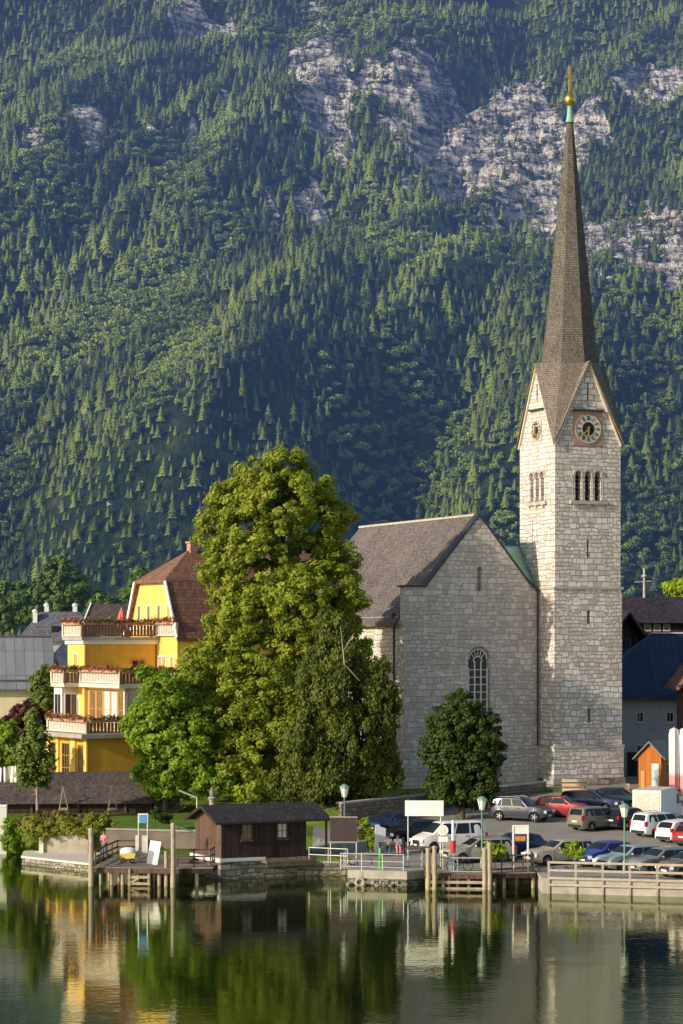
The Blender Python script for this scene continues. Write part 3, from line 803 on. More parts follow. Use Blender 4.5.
b = MB(O); b.box(gx0 - .15, gx1, 2.38, 3.3, 2, 6.2); b.box(gx0 - .22, gx1, 2.3, 3.4, 6.2, 6.4, 0); b.build('gable_plinth', M['stone_nave'], church)
b = MB(O)  # coping strips along gable and shoulders
zs = sh + .06
for s in (-1, 1):
    b.beam((ga, 2.95, gz + .12), (ga + s * (gz - sh) / slope, 2.95, sh + .12), .95, .14)
b.box(gx0 - .18, ga - (gz - sh) / slope + .1, 2.45, 3.5, sh, sh + .16)
b.box(ga + (gz - sh) / slope - .1, .02, 2.45, 3.5, sh, sh + .16)
b.build('gable_coping', M['lead'], church)
# nave
b = MB(O); ny0, ny1, ex = 3.35, 26.5, gx0 - .0
ez = gz - (ga - ex) * slope
b.box(ex, ex + .8, ny0, ny1, 2, ez - .1); b.box(ex, ga * 2 - ex, ny1 - .8, ny1, 2, ez - .1); b.box(ga * 2 - ex - .8, ga * 2 - ex, TW + .3, ny1, 2, ez - .1)
nave = b.build('nave_wall', M['stone'], church)  # lighter stone than the gable, sunlight on this side put into the colour
lc = []
for y in (8, 14, 20): lc.append(prism_c([(y + a, 8 - CB + z) for a, z in arch(1.7, 6)], lambda a, z: (ex - .3, a, z), lambda a, z: (ex + .35, a, z)))
cut(nave, lc)
for y in (8, 14, 20):
    b = MB(O); b.prism([(y + a, 8 + z) for a, z in arch(1.62, 5.9)], lambda a, z: (ex + .26, a, z), lambda a, z: (ex + .3, a, z)); p_ = b.build('window_pane', M['glass'], church)
    b = MB(O); b.box(ex + .2, ex + .27, y - .04, y + .04, 8, 13.9)
    for i in range(8): b.box(ex + .2, ex + .265, y - .8, y + .8, 8.6 + i * .62, 8.65 + i * .62)
    b.build('window_tracery', M['stone_plain'], p_)
b = MB(O); b.box(ex - .12, ex, ny0, ny1, ez - .75, ez - .12); b.build('eaves_band', M['white_wall'], church)
o_ = .55; ze = ez - o_ * slope

xl, xr, yb = ex - o_, 2 * ga - ex + o_, 32.5
th = .28
def rf(z): return [(xl, 3.35, ze + z), (ga, 3.35, gz + z), (xr, 3.35, ze + z), (xr, 28.5, ze + z), (ga, 27.2, gz + z), (xl, 28.5, ze + z), (ga - 4, yb, ze + z), (ga + 4, yb, ze + z)]
b = MB(O); top = rf(0); bot = rf(-th)
fs = [(0, 1, 4, 5), (1, 2, 3, 4), (4, 3, 7), (4, 7, 6), (4, 6, 5)]
b.add(top + bot, fs + [tuple(8 + i for i in reversed(f)) for f in fs] + [(0, 5, 13, 8), (5, 6, 14, 13), (6, 7, 15, 14), (7, 3, 11, 15), (3, 2, 10, 11), (0, 8, 9, 1), (1, 9, 10, 2)])
b.build('nave_roof', M['church_roof'], church)
b = MB(O); b.prism([(gx0 + .3, 2), (ga - 4, 2), (ga - 4, ez - .1), (gx0 + .3, ez - .1)], lambda a, z: (a, 26.5, z), lambda a, z: (a + (.0 if a > -9 else 3.0), 30.4, z)); b.build('apse_wall', M['stone'], church)
b = MB(O); b.tube([(ga, 3.4, gz + .1), (ga, 27.2, gz + .1)], .13, 6); b.build('ridge_cap', M['stone_plain'], church)
b = MB(O); b.tube([(ga, 3.0, gz + .1), (ga, 3.0, gz + 1.9)], .05, 6); b.box(ga - .35, ga + .35, 2.96, 3.04, gz + 1.35, gz + 1.43); b.build('gable_cross', M['lead'], church)
b = MB(O); b.add([(-3.3, 3.36, 22.9), (-.1, 3.36, 19.9), (-.1, 6.2, 23.3), (-2.4, 6.2, 23.4)], [(0, 1, 2, 3)]); b.add([(-.1, 3.36, 19.9), (-.1, 6.2, 23.3), (-.1, 6.2, 19.4)], [(0, 1, 2)]); b.build('copper_flashing', M['copper'], church)
for x, y, z1 in ((-.32, 2.45, 19.4), (gx0 - .1, 4.4, ez - .2)):
    b = MB(O); b.tube([(x, y, 3), (x, y, z1)], .075, 8); b.box(x - .14, x + .14, y - .1, y + .12, z1 - .05, z1 + .35); b.build('downpipe', M['lead'], church)

# ------------------------------------------------------------------ leaf clumps and trees
def leaf_cloud(lobes, n_clump, n_leaf, size, rnd, droop=0.0, shell=.55, spread=.55, elong=1.0, tone=(0, 1)):
    """lobes: (x,y,z,rx,ry,rz); returns vertices, quads, tint"""
    lob = np.array(lobes, float); vol = lob[:, 3] * lob[:, 5]; pr = vol / vol.sum()
    k = rnd.choice(len(lob), n_clump, p=pr); L = lob[k]
    d = rnd.normal(size=(n_clump, 3)); d /= np.linalg.norm(d, axis=1)[:, None]
    rad = shell + (1 - shell) * rnd.rand(n_clump) ** .6
    C = L[:, :3] + d * L[:, 3:] * rad[:, None]
    C += rnd.normal(size=C.shape) * .12
    cl_t = rnd.uniform(-.18, .18, n_clump)
    n = n_clump * n_leaf; ci = np.repeat(np.arange(n_clump), n_leaf)
    e = rnd.normal(size=(n, 3)); e /= np.linalg.norm(e, axis=1)[:, None]
    cs = spread * (.6 + .8 * rnd.rand(n_clump))
    P = C[ci] + e * (cs[ci] * rnd.rand(n) ** .45)[:, None] * np.array([1, 1, .75 * elong]); P[:, 2] -= droop * np.hypot(e[:, 0], e[:, 1]) * cs[ci]
    nrm = e * .8 + d[ci] * .5 + np.array([0, 0, .55]) + rnd.normal(size=(n, 3)) * .45; nrm /= np.linalg.norm(nrm, axis=1)[:, None]
    u = np.cross(nrm, rnd.normal(size=(n, 3))); u /= np.linalg.norm(u, axis=1)[:, None]; w = np.cross(nrm, u)
    s = (size * rnd.uniform(.6, 1.25, n))[:, None]
    if elong > 1: u = u * .5 + np.array([0, 0, -.8]); u /= np.linalg.norm(u, axis=1)[:, None]; w = np.cross(nrm, u); w /= np.linalg.norm(w, axis=1)[:, None] + 1e-6
    V = np.stack([P - u * s, P + w * s * .55 - u * s * .1, P + u * s, P - w * s * .55 - u * s * .1], 1).reshape(-1, 3)
    F = np.arange(n * 4).reshape(n, 4)
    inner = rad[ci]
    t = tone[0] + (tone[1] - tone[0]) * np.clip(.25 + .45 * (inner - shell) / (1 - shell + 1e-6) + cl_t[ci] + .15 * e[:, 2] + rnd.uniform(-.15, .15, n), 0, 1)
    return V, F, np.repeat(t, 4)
def crown(name, parent, lobes, n_clump, n_leaf, size, seed, mat, **kw):
    V, F, T = leaf_cloud(lobes, n_clump, n_leaf, size, np.random.RandomState(seed), **kw)
    return link(name, np_mesh(name, V, [F], [mat], {'tint': T}), parent)
def limbs(parent, trunk, tips, r0, mat, seed, name='trunk', tr=None):
    rnd = random.Random(seed); mb = MB(); n = len(trunk)
    mb.tube(trunk, tr or [r0 * (1.25 if i == 0 else 1 - .8 * i / (n - 1)) for i in range(n)], 9)
    for tip in tips:
        tip = Vector(tip); i = min(range(n), key=lambda j: (Vector(trunk[j]) - tip).length + (3 if trunk[j][2] > tip.z else 0))
        a = Vector(trunk[i]); m = a.lerp(tip, .5) + Vector((rnd.uniform(-.3, .3), rnd.uniform(-.3, .3), rnd.uniform(-.5, .2)))
        mb.tube([a, a.lerp(m, .55), m, tip], [r0 * .32, r0 * .26, r0 * .18, r0 * .05], 6)
    return mb.build(name, mat, parent, 60, uv=False)
M['leaf_maple'] = leafy('maple leaves', (.035, .068, .008), (.42, .47, .05), .42)
M['leaf_fresh'] = leafy('fresh green leaves', (.03, .075, .008), (.36, .50, .045), .42)
M['leaf_yew'] = leafy('yew sprays', (.010, .022, .004), (.17, .20, .026), .3)
M['leaf_dark'] = leafy('dark glossy leaves', (.014, .028, .006), (.075, .115, .016), .2)
M['leaf_birch'] = leafy('birch leaves', (.07, .11, .02), (.24, .30, .06), .4)
M['leaf_red'] = leafy('copper beech leaves', (.035, .012, .014), (.13, .045, .04), .3)
M['leaf_bright'] = leafy('bright yellow green leaves', (.16, .26, .015), (.42, .52, .04), .4)
M['leaf_wood'] = leafy('broadleaf foliage', (.04, .085, .018), (.16, .24, .05), .35, (.006, .010, .016))  # faint bluish glow added to these leaves as painted haze
M['petal'] = plain('red petals', (.50, .07, .06), .7, .35, 6, bump=0)
M['leaf_rustpot'] = leafy('dry pot plant leaves', (.09, .06, .02), (.30, .20, .06), .35)
M['leaf_pot'] = leafy('pot plant leaves', (.05, .08, .015), (.20, .22, .05), .35)

def lob(px, py, r, d, ry=None, dd=0):
    p = at(px, py, d + dd); k = d / FP
    return (p.x, p.y, p.z, r * k, (r * .95) * k, (ry or r) * k)
def rel(lobes, base): return [(l[0] - base.x, l[1] - base.y, l[2] - base.z, *l[3:]) for l in lobes]
# the tall maple
D = 191.0
base = Vector((*at(283, 800, D).xy, 2.9)); 
t = empty('maple_tree', base, 0, 'tallest tree, broad sunlit maple rising between yellow hotel and church', 'tree')
L = [lob(283, 468, 22, D), lob(257, 480, 24, D, dd=-1), lob(310, 486, 22, D, dd=1), lob(232, 500, 20, D, 22), lob(285, 505, 34, D, dd=-2), lob(338, 516, 20, D, 14, dd=1), lob(318, 520, 26, D), lob(215, 528, 20, D), lob(250, 530, 30, D, dd=-2),
     lob(222, 565, 24, D), lob(262, 570, 34, D, dd=-2), lob(310, 560, 30, D, dd=2), lob(342, 590, 20, D), lob(240, 615, 32, D, dd=-1), lob(285, 620, 30, D, dd=2), lob(215, 640, 22, D), lob(330, 612, 22, D), lob(228, 680, 34, D, dd=-2), lob(200, 700, 26, D, dd=-1),
     lob(270, 690, 34, D), lob(215, 740, 34, D, dd=-2), lob(255, 755, 34, D, dd=-2), lob(190, 765, 22, D, 16, dd=-1), lob(355, 640, 16, D, 20), lob(297, 650, 30, D, dd=-2), lob(325, 590, 28, D, dd=-2), lob(300, 600, 32, D, dd=-3), lob(345, 560, 20, D), lob(180, 745, 22, D, dd=-2), lob(300, 700, 28, D), lob(205, 770, 26, D, 20, dd=-3), lob(235, 650, 26, D, dd=-3), lob(240, 715, 32, D, dd=-9), lob(268, 755, 30, D, dd=-10), lob(228, 765, 30, D, 24, dd=-10), lob(262, 690, 30, D, dd=-8), lob(285, 720, 24, D, dd=-9), lob(255, 785, 26, D, 14, dd=-11), lob(205, 735, 24, D, dd=-8), lob(192, 695, 22, D, dd=-8), lob(200, 665, 20, D, dd=-6)]
L = rel(L, base)
tips = [(l[0], l[1], l[2]) for l in L]
limbs(t, [(0, 0, -.4), (.1, 0, 3), (-.2, .2, 8), (.3, 0, 13), (.1, 0, 18), (-.1, 0, 23), (0, 0, 26)], tips, .55, M['bark'], 3)
L += [(l[0] + random.uniform(-1, 1) * l[3] * 1.0, l[1], l[2] + random.uniform(-.5, 1) * l[5], l[3] * .42, l[4] * .42, l[5] * .42) for l in L]
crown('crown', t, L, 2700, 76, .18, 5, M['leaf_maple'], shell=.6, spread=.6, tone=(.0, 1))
# rounded young tree left of it
D2 = 180.0
base = Vector((*at(165, 795, D2).xy, H(*at(165, 795, D2).xy)))
t = empty('lime_tree', base, 0, 'rounded fresh green tree hiding the right end of the yellow hotel', 'tree')
L = rel([lob(165, 690, 22, D2), lob(150, 712, 18, D2), lob(178, 705, 22, D2, dd=1), lob(160, 735, 26, D2), lob(146, 742, 16, D2), lob(185, 745, 24, D2), lob(172, 770, 22, D2, 14), lob(195, 770, 20, D2, 16), lob(198, 715, 18, D2, dd=1), lob(150, 772, 18, D2, 16), lob(165, 786, 20, D2, 10), lob(192, 788, 20, D2, 10), lob(142, 722, 14, D2), lob(215, 782, 20, D2, 14)], base)
L += [(l[0] + random.uniform(-1, 1) * l[3], l[1], l[2] + random.uniform(-.6, 1) * l[5], l[3] * .4, l[4] * .4, l[5] * .4) for l in L]
limbs(t, [(0, 0, -.4), (.1, 0, 2.5), (.2, .1, 5), (.4, 0, 8)], [l[:3] for l in L], .2, M['bark'], 4)
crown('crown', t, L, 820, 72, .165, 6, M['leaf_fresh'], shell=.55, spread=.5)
# olive yew in front
D3 = 178.0
base = Vector((*at(322, 806, D3).xy, 3.0))
t = empty('yew_tree', base, 0, 'olive drooping yew standing in front of the nave wall beside the maple', 'tree')
L = rel([lob(328, 640, 13, D3, 30), lob(312, 672, 15, D3, 26), lob(345, 655, 18, D3, 28), lob(368, 690, 18, D3, 34), lob(325, 690, 26, D3, 36, dd=-1), lob(305, 745, 24, D3, 36, dd=-2), lob(345, 740, 30, D3, 40, dd=-1), lob(378, 740, 17, D3, 44),
         lob(385, 700, 12, D3, 24), lob(322, 778, 28, D3, 20, dd=-2), lob(365, 780, 24, D3, 20), lob(290, 782, 20, D3, 16), lob(392, 770, 10, D3, 18)], base)
limbs(t, [(0, 0, -.4), (.1, 0, 3), (0, .2, 7), (.2, 0, 11), (.1, 0, 14)], [l[:3] for l in L], .45, M['bark'], 7)
L += [(l[0] + random.uniform(-1, 1) * l[3], l[1] - .3, l[2] + random.uniform(-.8, .9) * l[5], l[3] * .3, l[4] * .4, l[5] * .5) for l in L]
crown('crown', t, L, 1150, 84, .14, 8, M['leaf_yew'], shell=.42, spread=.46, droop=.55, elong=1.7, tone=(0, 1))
# bare snag seen against it
mb = MB(); p = at(342, 700, 176) - base
mb.tube([p, p + Vector((.2, 0, 2.5)), p + Vector((-.1, 0, 5.4))], [.09, .07, .03], 6); mb.tube([p + Vector((.2, 0, 2.6)), p + Vector((1.3, 0, 1.4))], [.05, .02], 5); mb.tube([p + Vector((.1, 0, 3.6)), p + Vector((.9, 0, 4.9))], [.04, .02], 5)
mb.build('dead_branch', M['bark_pale'], t, 60, uv=False)
# dense round tree before the gable
D4 = 177.0
base = Vector((*at(462, 812, D4).xy, H(*at(462, 812, D4).xy)))
t = empty('round_tree', base, 0, 'dense dark round tree in front of the church gable window', 'tree')
L = rel([lob(462, 712, 20, D4), lob(450, 728, 24, D4), lob(478, 728, 22, D4), lob(444, 752, 22, D4), lob(468, 755, 30, D4), lob(488, 750, 16, D4), lob(452, 780, 24, D4), lob(478, 778, 20, D4), lob(462, 796, 22, D4, 12), lob(446, 796, 14, D4, 9), lob(480, 796, 16, D4, 9), lob(432, 748, 10, D4, 14), lob(497, 752, 9, D4, 14)], base)
limbs(t, [(0, 0, -.3), (0, 0, 2), (.1, 0, 4), (0, 0, 7)], [l[:3] for l in L], .22, M['bark'], 9)
L += [(l[0] + random.uniform(-1, 1) * l[3], l[1], l[2] + random.uniform(-.6, 1) * l[5], l[3] * .35, l[4] * .35, l[5] * .35) for l in L]
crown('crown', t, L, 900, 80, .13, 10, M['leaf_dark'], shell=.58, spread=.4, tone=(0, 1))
# low bushes round the tree feet, purple beech, birch, far-left shrubs
def bush(name, label, cat, lobes, d, seed, mat, n=120, m=36, size=.16, trunk_r=.07, base_py=None, spread=.35, group=None, zb=None):
    px = sum(l[0] for l in lobes) / len(lobes); by = base_py or max(l[1] + (l[3] if len(l) > 3 else l[2]) for l in lobes)
    b = at(px, by, d)
    if zb is not None: b.z = zb
    t = empty(name, b, 0, label, cat, group)
    L = rel([lob(l[0], l[1], l[2], d, l[3] if len(l) > 3 else None, l[4] if len(l) > 4 else 0) for l in lobes], b)
    hgt_ = max(l[2] for l in L)
    limbs(t, [(0, 0, -.3), (.03, 0, hgt_ * .4), (0, 0, hgt_)], [l[:3] for l in L], trunk_r, M['bark'], seed, 'stem')
    crown('foliage', t, L, n, m, size, seed + 1, mat, shell=.5, spread=spread)
    return t
D5 = 174.5
base = Vector((*at(37, 812, D5).xy, H(*at(37, 812, D5).xy)))
t = empty('birch_tree', base, 0, 'slender young birch with pale twin trunk before the long shingled roof', 'tree')
L = rel([lob(35, 737, 13, D5), lob(27, 752, 12, D5), lob(45, 755, 12, D5), lob(34, 770, 14, D5, 12), lob(42, 780, 10, D5, 10), lob(26, 778, 8, D5, 10), lob(33, 720, 7, D5, 9)], base)
limbs(t, [(.05, 0, -.3), (0, 0, 2), (-.1, 0, 4), (-.1, 0, 6)], [l[:3] for l in L] + [(-.6, 0, 2.4)], .12, M['bark_pale'], 11)
crown('crown', t, L, 170, 36, .16, 12, M['leaf_birch'], shell=.3, spread=.4)
bush('copper_beech', 'dark purple leaved bush in front of the cream wall at left', 'bush', [(26, 712, 15, 12), (14, 722, 10), (40, 722, 10), (27, 730, 16, 12)], 205, 13, M['leaf_red'], 160, 36, .22, .12, 785)
bush('garden_bush', 'dark green bush cut by the left picture edge', 'bush', [(4, 735, 14, 16), (-8, 750, 16), (10, 755, 10, 14)], 190, 15, M['leaf_fresh'], 150, 36, .22, .12, 790)
bush('garden_tree', 'light green slim tree between grey metal roof and yellow hotel', 'tree', [(42, 685, 9, 16), (47, 700, 10, 14), (38, 705, 9, 12), (45, 672, 6, 8)], 212, 17, M['leaf_birch'], 130, 36, .22, .12, 790)
# broadleaf trees beyond the roofs at left, and one to the right
for i, (lb, lobes) in enumerate([('large pale green tree beyond the hipped slate roof, left of its chimneys', [(58, 575, 18), (45, 592, 16), (72, 588, 18), (60, 604, 26, 16)]),
        ('wide green tree behind roofs at the left picture edge', [(14, 596, 20, 14), (2, 612, 18), (28, 610, 16)]),
        ('light green tree beyond the roofs, right of the slate roof chimneys', [(98, 602, 12, 10), (110, 610, 12), (88, 612, 10)]),
        ('small bright tree rising left of the brown hotel roof', [(140, 580, 9, 11), (134, 594, 10), (146, 594, 9)])]):
    bush('broadleaf_tree', lb, 'tree', lobes, 430, 30 + i * 2, M['leaf_wood'], 240, 30, .55, .3, 690, spread=.9, zb=8.0)
bush('lime_green_tree', 'bright yellow green tree top behind the dark roof at right', 'tree', [(672, 588, 9, 7), (684, 586, 9, 8), (678, 593, 14, 7)], 262, 41, M['leaf_bright'], 110, 30, .3, .15, 640)
# ------------------------------------------------------------------ yellow hotel
HP = R(30); hx = at(88, 778, 192)
HB = 3.0
hotel = empty('hotel', (hx.x, 192, HB), HP, 'yellow terraced hotel with flower balconies and brown hipped mansard roof', 'hotel')
O = (0, 0, -HB)
def hbox(name, m, *dims): b = MB(O); b.box(*dims); return b.build(name, m, hotel)
A, B_ = (1, 0, 0), (0, 1, 0)
FRONT = dict(t=(1, 0, 0), n=(0, -1, 0)); LEFT = dict(t=(0, -1, 0), n=(-1, 0, 0))
hbox('ground_floor_wall', M['yellow'], 0, 14, 0, 8.0, 2, 7.45)
for y0, y1 in ((-.06, .5), (2.2, 3.2), (5.6, 6.1), (7.5, 8.06)): hbox('pilaster', M['pale_yellow'], -.18, .0, y0, y1, 2.2, 7.44)
for y, w in ((1.35, 1.2),): window(hotel, (0, 0, 0), **LEFT, a=-y, z=5.4, w=w, h=2.9, fm=M['orange_frame'], pm=M['glass_warm'], off=O, bars=(1, 1), sill=M['white'])
for y in (4.4, 7.0): window(hotel, (0, 0, 0), **LEFT, a=-y, z=5.4, w=1.5, h=3.0, fm=M['orange_frame'], pm=M['glass'], off=O, bars=(2, 2), sill=M['white'])
b = MB(O); b.box(-2.6, -.2, 2.4, 8.8, 2.2, 3.5); b.build('terrace_wall', M['brick_red'], hotel)
hbox('terrace_slab', M['concrete'], -1.0, 6.0, -1.0, 8.0, 7.45, 7.78)
hbox('conservatory_wall', M['cream'], 3.4, 9.6, .2, 7.5, 7.78, 11.4)
for k in range(5): window(hotel, (3.4, 0, 0), **LEFT, a=-(.95 + k * 1.42), z=9.6, w=1.25, h=3.1, fm=M['orange_frame'], pm=M['curtain'] if k in (1, 2) else M['glass_warm'], off=O, bars=(0, 1), fr=.14)
hbox('corner_post', M['white_wood'], 3.25, 3.5, .08, .34, 7.78, 11.38)
for k in (0, 1, 2): window(hotel, (0, .2, 0), **FRONT, a=4.5 + k * 1.9, z=9.4, w=1.6, h=2.9, fm=M['white_wood'], pm=M['curtain'], off=O, bars=(0, 0), fr=.1)
hbox('first_floor_wall', M['pale_yellow'], 3.0, 12, 7.5, 10.9, 7.78, 11.4)
window(hotel, (3.0, 0, 0), **LEFT, a=-8.9, z=9.2, w=.95, h=2.6, fm=M['white'], pm=M['orange_frame'], off=O, bars=(0, 0), fr=.22)
hbox('bay_wall', M['white_wall'], 1.6, 3.2, 8.9, 10.6, 7.78, 11.4)
window(hotel, (1.6, 0, 0), **LEFT, a=-9.75, z=9.5, w=1.3, h=2.6, fm=M['white'], pm=M['glass'], off=O, bars=(1, 0))
window(hotel, (0, 8.9, 0), **FRONT, a=2.4, z=9.5, w=1.1, h=2.6, fm=M['white'], pm=M['glass'], off=O, bars=(1, 0))
hbox('terrace_slab', M['white_wood'], 2.6, 9.8, -.3, 7.8, 11.4, 11.72); hbox('terrace_slab', M['trim'], 1.3, 3.1, 7.85, 10.6, 11.4, 11.7)
hbox('second_floor_wall', M['yellow'], 3.1, 9.6, 7.6, 10.9, 11.72, 14.95); hbox('second_floor_end_wall', M['pale_yellow'], 2.98, 3.1, 7.45, 10.9, 11.72, 14.95)  # end wall skin is paler than the front, sunlight put into its colour
window(hotel, (2.98, 0, 0), **LEFT, a=-9.2, z=13.1, w=.85, h=2.2, fm=M['trim'], pm=M['orange_frame'], off=O, bars=(0, 0), fr=.2)
window(hotel, (0, 7.6, 0), **FRONT, a=8.0, z=12.9, w=1.3, h=1.5, fm=M['orange_frame'], pm=M['glass'], off=O, bars=(1, 0), fr=.16, sill=M['trim'])
hbox('cornice', M['white'], 2.8, 9.7, 7.3, 11.1, 14.95, 15.3); hbox('roof_terrace_slab', M['concrete'], 2.6, 9.7, 7.1, 11.2, 15.3, 15.55)
hbox('mansard_house_wall', M['pale_yellow'], 9.75, 25, 3.7, 12.9, 2.5, 15.6)
for y in (4.7, 6.2, 7.0): window(hotel, (9.75, 0, 0), **LEFT, a=-y, z=13.2, w=.7, h=1.5, fm=M['white'], pm=M['orange_frame'], off=O, bars=(0, 0), fr=.14)
for x in (11.5, 14, 16.5, 19, 21.5): window(hotel, (0, 3.7, 0), **FRONT, a=x, z=13.0, w=1.0, h=1.7, fm=M['white'], pm=M['glass'], off=O, bars=(1, 1), sill=M['white'])
# balustrades with boxes of flowers
def leaves_on(parent, p, q, n, seed, size=.1, h=.28, w=.22):
    rnd = np.random.RandomState(seed); p, q = Vector(p), Vector(q); L = (q - p).length
    for nm, mat, k, up in (('flower_leaves', M['leaf_rustpot'] if seed % 2 else M['leaf_pot'], int(n * L), 0), ('flowers', M['petal'], int(n * L * .2), .05)):
        u = rnd.rand(k); P = np.outer(1 - u, p) + np.outer(u, q)
        P += rnd.normal(size=(k, 3)) * np.array([w * .45, w * .45, h * .4]) + np.array([0, 0, up + h * .4]) + (np.sin(u * L * 3 + seed) * .06)[:, None] * np.array([0, 0, 1])
        nr = rnd.normal(size=(k, 3)); nr /= np.linalg.norm(nr, axis=1)[:, None]; a = np.cross(nr, rnd.normal(size=(k, 3))); a /= np.linalg.norm(a, axis=1)[:, None]; b = np.cross(nr, a)
        s = size * rnd.uniform(.6, 1.2, (k, 1))
        V = np.stack([P - a * s, P + b * s * .7, P + a * s, P - b * s * .7], 1).reshape(-1, 3)
        V[:, 2] -= HB
        tag(link(nm, np_mesh(nm, V, [np.arange(4 * k).reshape(k, 4)], [mat], {'tint': np.repeat(rnd.rand(k), 4)}), parent), kind='stuff')
def balustrade(p, q, h, mat, seed, flowers=True, pitch=.3, solid=False):
    p, q = Vector(p), Vector(q); L = (q - p).length; t = (q - p).normalized(); n = Vector((t.y, -t.x, 0)); k = Vector((0, 0, 1))
    b = MB(O); m = (p + q) / 2
    b.obox(m + k * (h - .05), t, n, k, L / 2, .09, .05); b.obox(m + k * .1, t, n, k, L / 2, .06, .05)
    c = int(L / pitch)
    for i in range(c + 1): b.obox(p + t * (L * i / c) + k * (h / 2), t, n, k, pitch * .36, .028, h / 2 - .12)
    for e in (p, q): b.obox(e + k * (h / 2 + .03), t, n, k, .12, .12, h / 2 + .03)
    r = b.build('balustrade', mat, hotel)
    if flowers:
        f = MB(O); f.obox(m + k * (h + .02) - n * -.16, t, n, k, L / 2 - .1, .12, .11); fb = f.build('flower_box', M['brick_red'], r)
        leaves_on(fb, p + k * (h + .1) + n * .16, q + k * (h + .1) + n * .16, 130, seed)
balustrade((-.1, 7.8, 7.78), (-.1, -.1, 7.78), 1.0, M['white_wood'], 1); balustrade((-.1, -.15, 7.78), (5.8, -.15, 7.78), 1.0, M['hotel_rail_shade'], 2)  # front runs take the shade-coloured boards, left runs the light ones
balustrade((2.75, 7.6, 11.72), (2.75, -.2, 11.72), 1.0, M['white_wood'], 3); balustrade((2.75, -.22, 11.72), (9.6, -.22, 11.72), 1.0, M['hotel_rail_shade'], 4)
balustrade((1.4, 10.5, 11.7), (1.4, 7.95, 11.7), 1.0, M['white_wood'], 5); balustrade((1.4, 7.9, 11.7), (2.7, 7.9, 11.7), 1.0, M['hotel_rail_shade'], 6)
balustrade((2.7, 11.1, 15.55), (2.7, 7.2, 15.55), 1.1, M['white_wood'], 7); balustrade((2.7, 7.18, 15.55), (9.6, 7.18, 15.55), 1.1, M['hotel_rail_shade'], 8)
balustrade((9.5, 7.0, 15.6), (9.5, 3.4, 15.6), 1.1, M['white_wood'], 9)
# mansard gable and roof
zt, zr, z0 = 20.2, 22.95, 15.6
b = MB(O); b.prism([(3.75, z0), (12.85, z0), (12.85, z0 + .4), (11.2, zt), (5.4, zt), (3.75, z0 + .4)], lambda a, z: (9.75, a, z), lambda a, z: (10.4, a, z)); b.build('gable_wall', M['pale_yellow'], hotel)
for y in (5.3, 7.2, 9.2, 11.1): window(hotel, (9.75, 0, 0), **LEFT, a=-y, z=17.6, w=.62, h=1.35, fm=M['trim'], pm=M['orange_frame'] if y < 6 else M['glass_warm'], off=O, bars=(0, 0), fr=.16)
b = MB(O); b.box(9.6, 9.75, 3.6, 13, 16.15, 16.4); b.build('gable_band', M['white'], hotel)
b = MB(O); e0, e1 = 9.35, 25.4
for y0, y1, yr in ((3.1, 5.3, 8.3), (13.5, 11.3, 8.3)):
    s = -1 if y0 < 8 else 1
    b.add([(e0 + .1, y0, 15.4), (e1, y0, 15.4), (e1, y1, zt + .15), (e0, y1, zt + .15), (e0 + .1, y0 - .02 * s, 15.15), (e1, y0, 15.15), (e1, y1 - s * .3, zt - .1), (e0, y1 - s * .3, zt - .1)],
          [(0, 1, 2, 3), (4, 7, 6, 5), (0, 3, 7, 4), (0, 4, 5, 1), (1, 5, 6, 2)])
    b.add([(e0, y1, zt + .15), (e1, y1, zt + .15), (e1, yr, zr), (13.0, yr, zr)], [(0, 1, 2, 3)])
b.add([(e0, 5.3, zt + .15), (e0, 11.3, zt + .15), (13, 8.3, zr)], [(0, 1, 2)]); b.add([(e0, 5.5, zt - .1), (e0, 11.1, zt - .1), (e0, 11.3, zt + .15), (e0, 5.3, zt + .15)], [(0, 1, 2, 3)])
b.add([(e1 - .2, 3.3, 15.4), (e1 - .2, 13.3, 15.4), (e1 - .2, 11.2, zt), (e1 - .2, 8.3, zr - .1), (e1 - .2, 5.4, zt)], [(0, 1, 2, 3, 4)])
roof = b.build('roof', M['brown_roof'], hotel)
b = MB(O); b.box(13.1, 13.7, 8.0, 8.7, 22.5, 23.6); b.box(13.0, 13.8, 7.9, 8.8, 23.6, 23.75); b.build('chimney', M['brick_red'], roof)
for s, y0, y1 in ((0, 3.1, 5.3), (1, 13.5, 11.3)): b = MB(O); b.beam((e0 + .05, y0, 15.5), (e0 + .02, y1, zt + .05), .12, .3); b.build('barge_board', M['white'], hotel)
# dormer-like stair roof slope over the white end bay
def parasol(name, label, px, d, z0, z1, mat, r=.34, group=None):
    p = at(px, 700, d); t = empty(name, (p.x, p.y, z0), 0, label, 'parasol', group); h = z1 - z0
    b = MB(); b.tube([(0, 0, 0), (0, 0, h + .08)], .035, 8); b.lathe([(.28, 0), (.28, .07), (.05, .09)], n=10); b.build('pole', M['galv'], t)
    b = MB(); n = 16; V = []; F = []
    pr = [(.55 * r, .28 * h), (r * .95, .34 * h), (r, .45 * h), (r * .8, .7 * h), (r * .4, .92 * h), (.04, h)]
    for rr, z in pr:
        for j in range(n):
            g = 2 * math.pi * j / n; q = rr * (1 if j % 2 else .72); V.append((q * math.cos(g), q * math.sin(g), z))
    for i in range(len(pr) - 1):
        for j in range(n): k = (j + 1) % n; F.append((i * n + j, i * n + k, i * n + n + k, i * n + n + j))
    F.append(tuple(range(n))); b.add(V, F); b.build('canopy', mat, t, 60)
    return t
q = Matrix.Rotation(HP, 4, 'Z') @ Vector((6.9, 8.6, 0)) + Vector((hx.x, 192, 0)); pp = parasol('closed_parasol', 'closed faded red parasol on the hotel roof terrace', 120, 200, 15.55, 17.95, M['parasol_red'], .4); pp.location.xy = q.xy
parasol('closed_parasol', 'closed white parasol nearest the left picture edge', 4, 194, 2.9, 6.0, M['parasol_white'], .42)
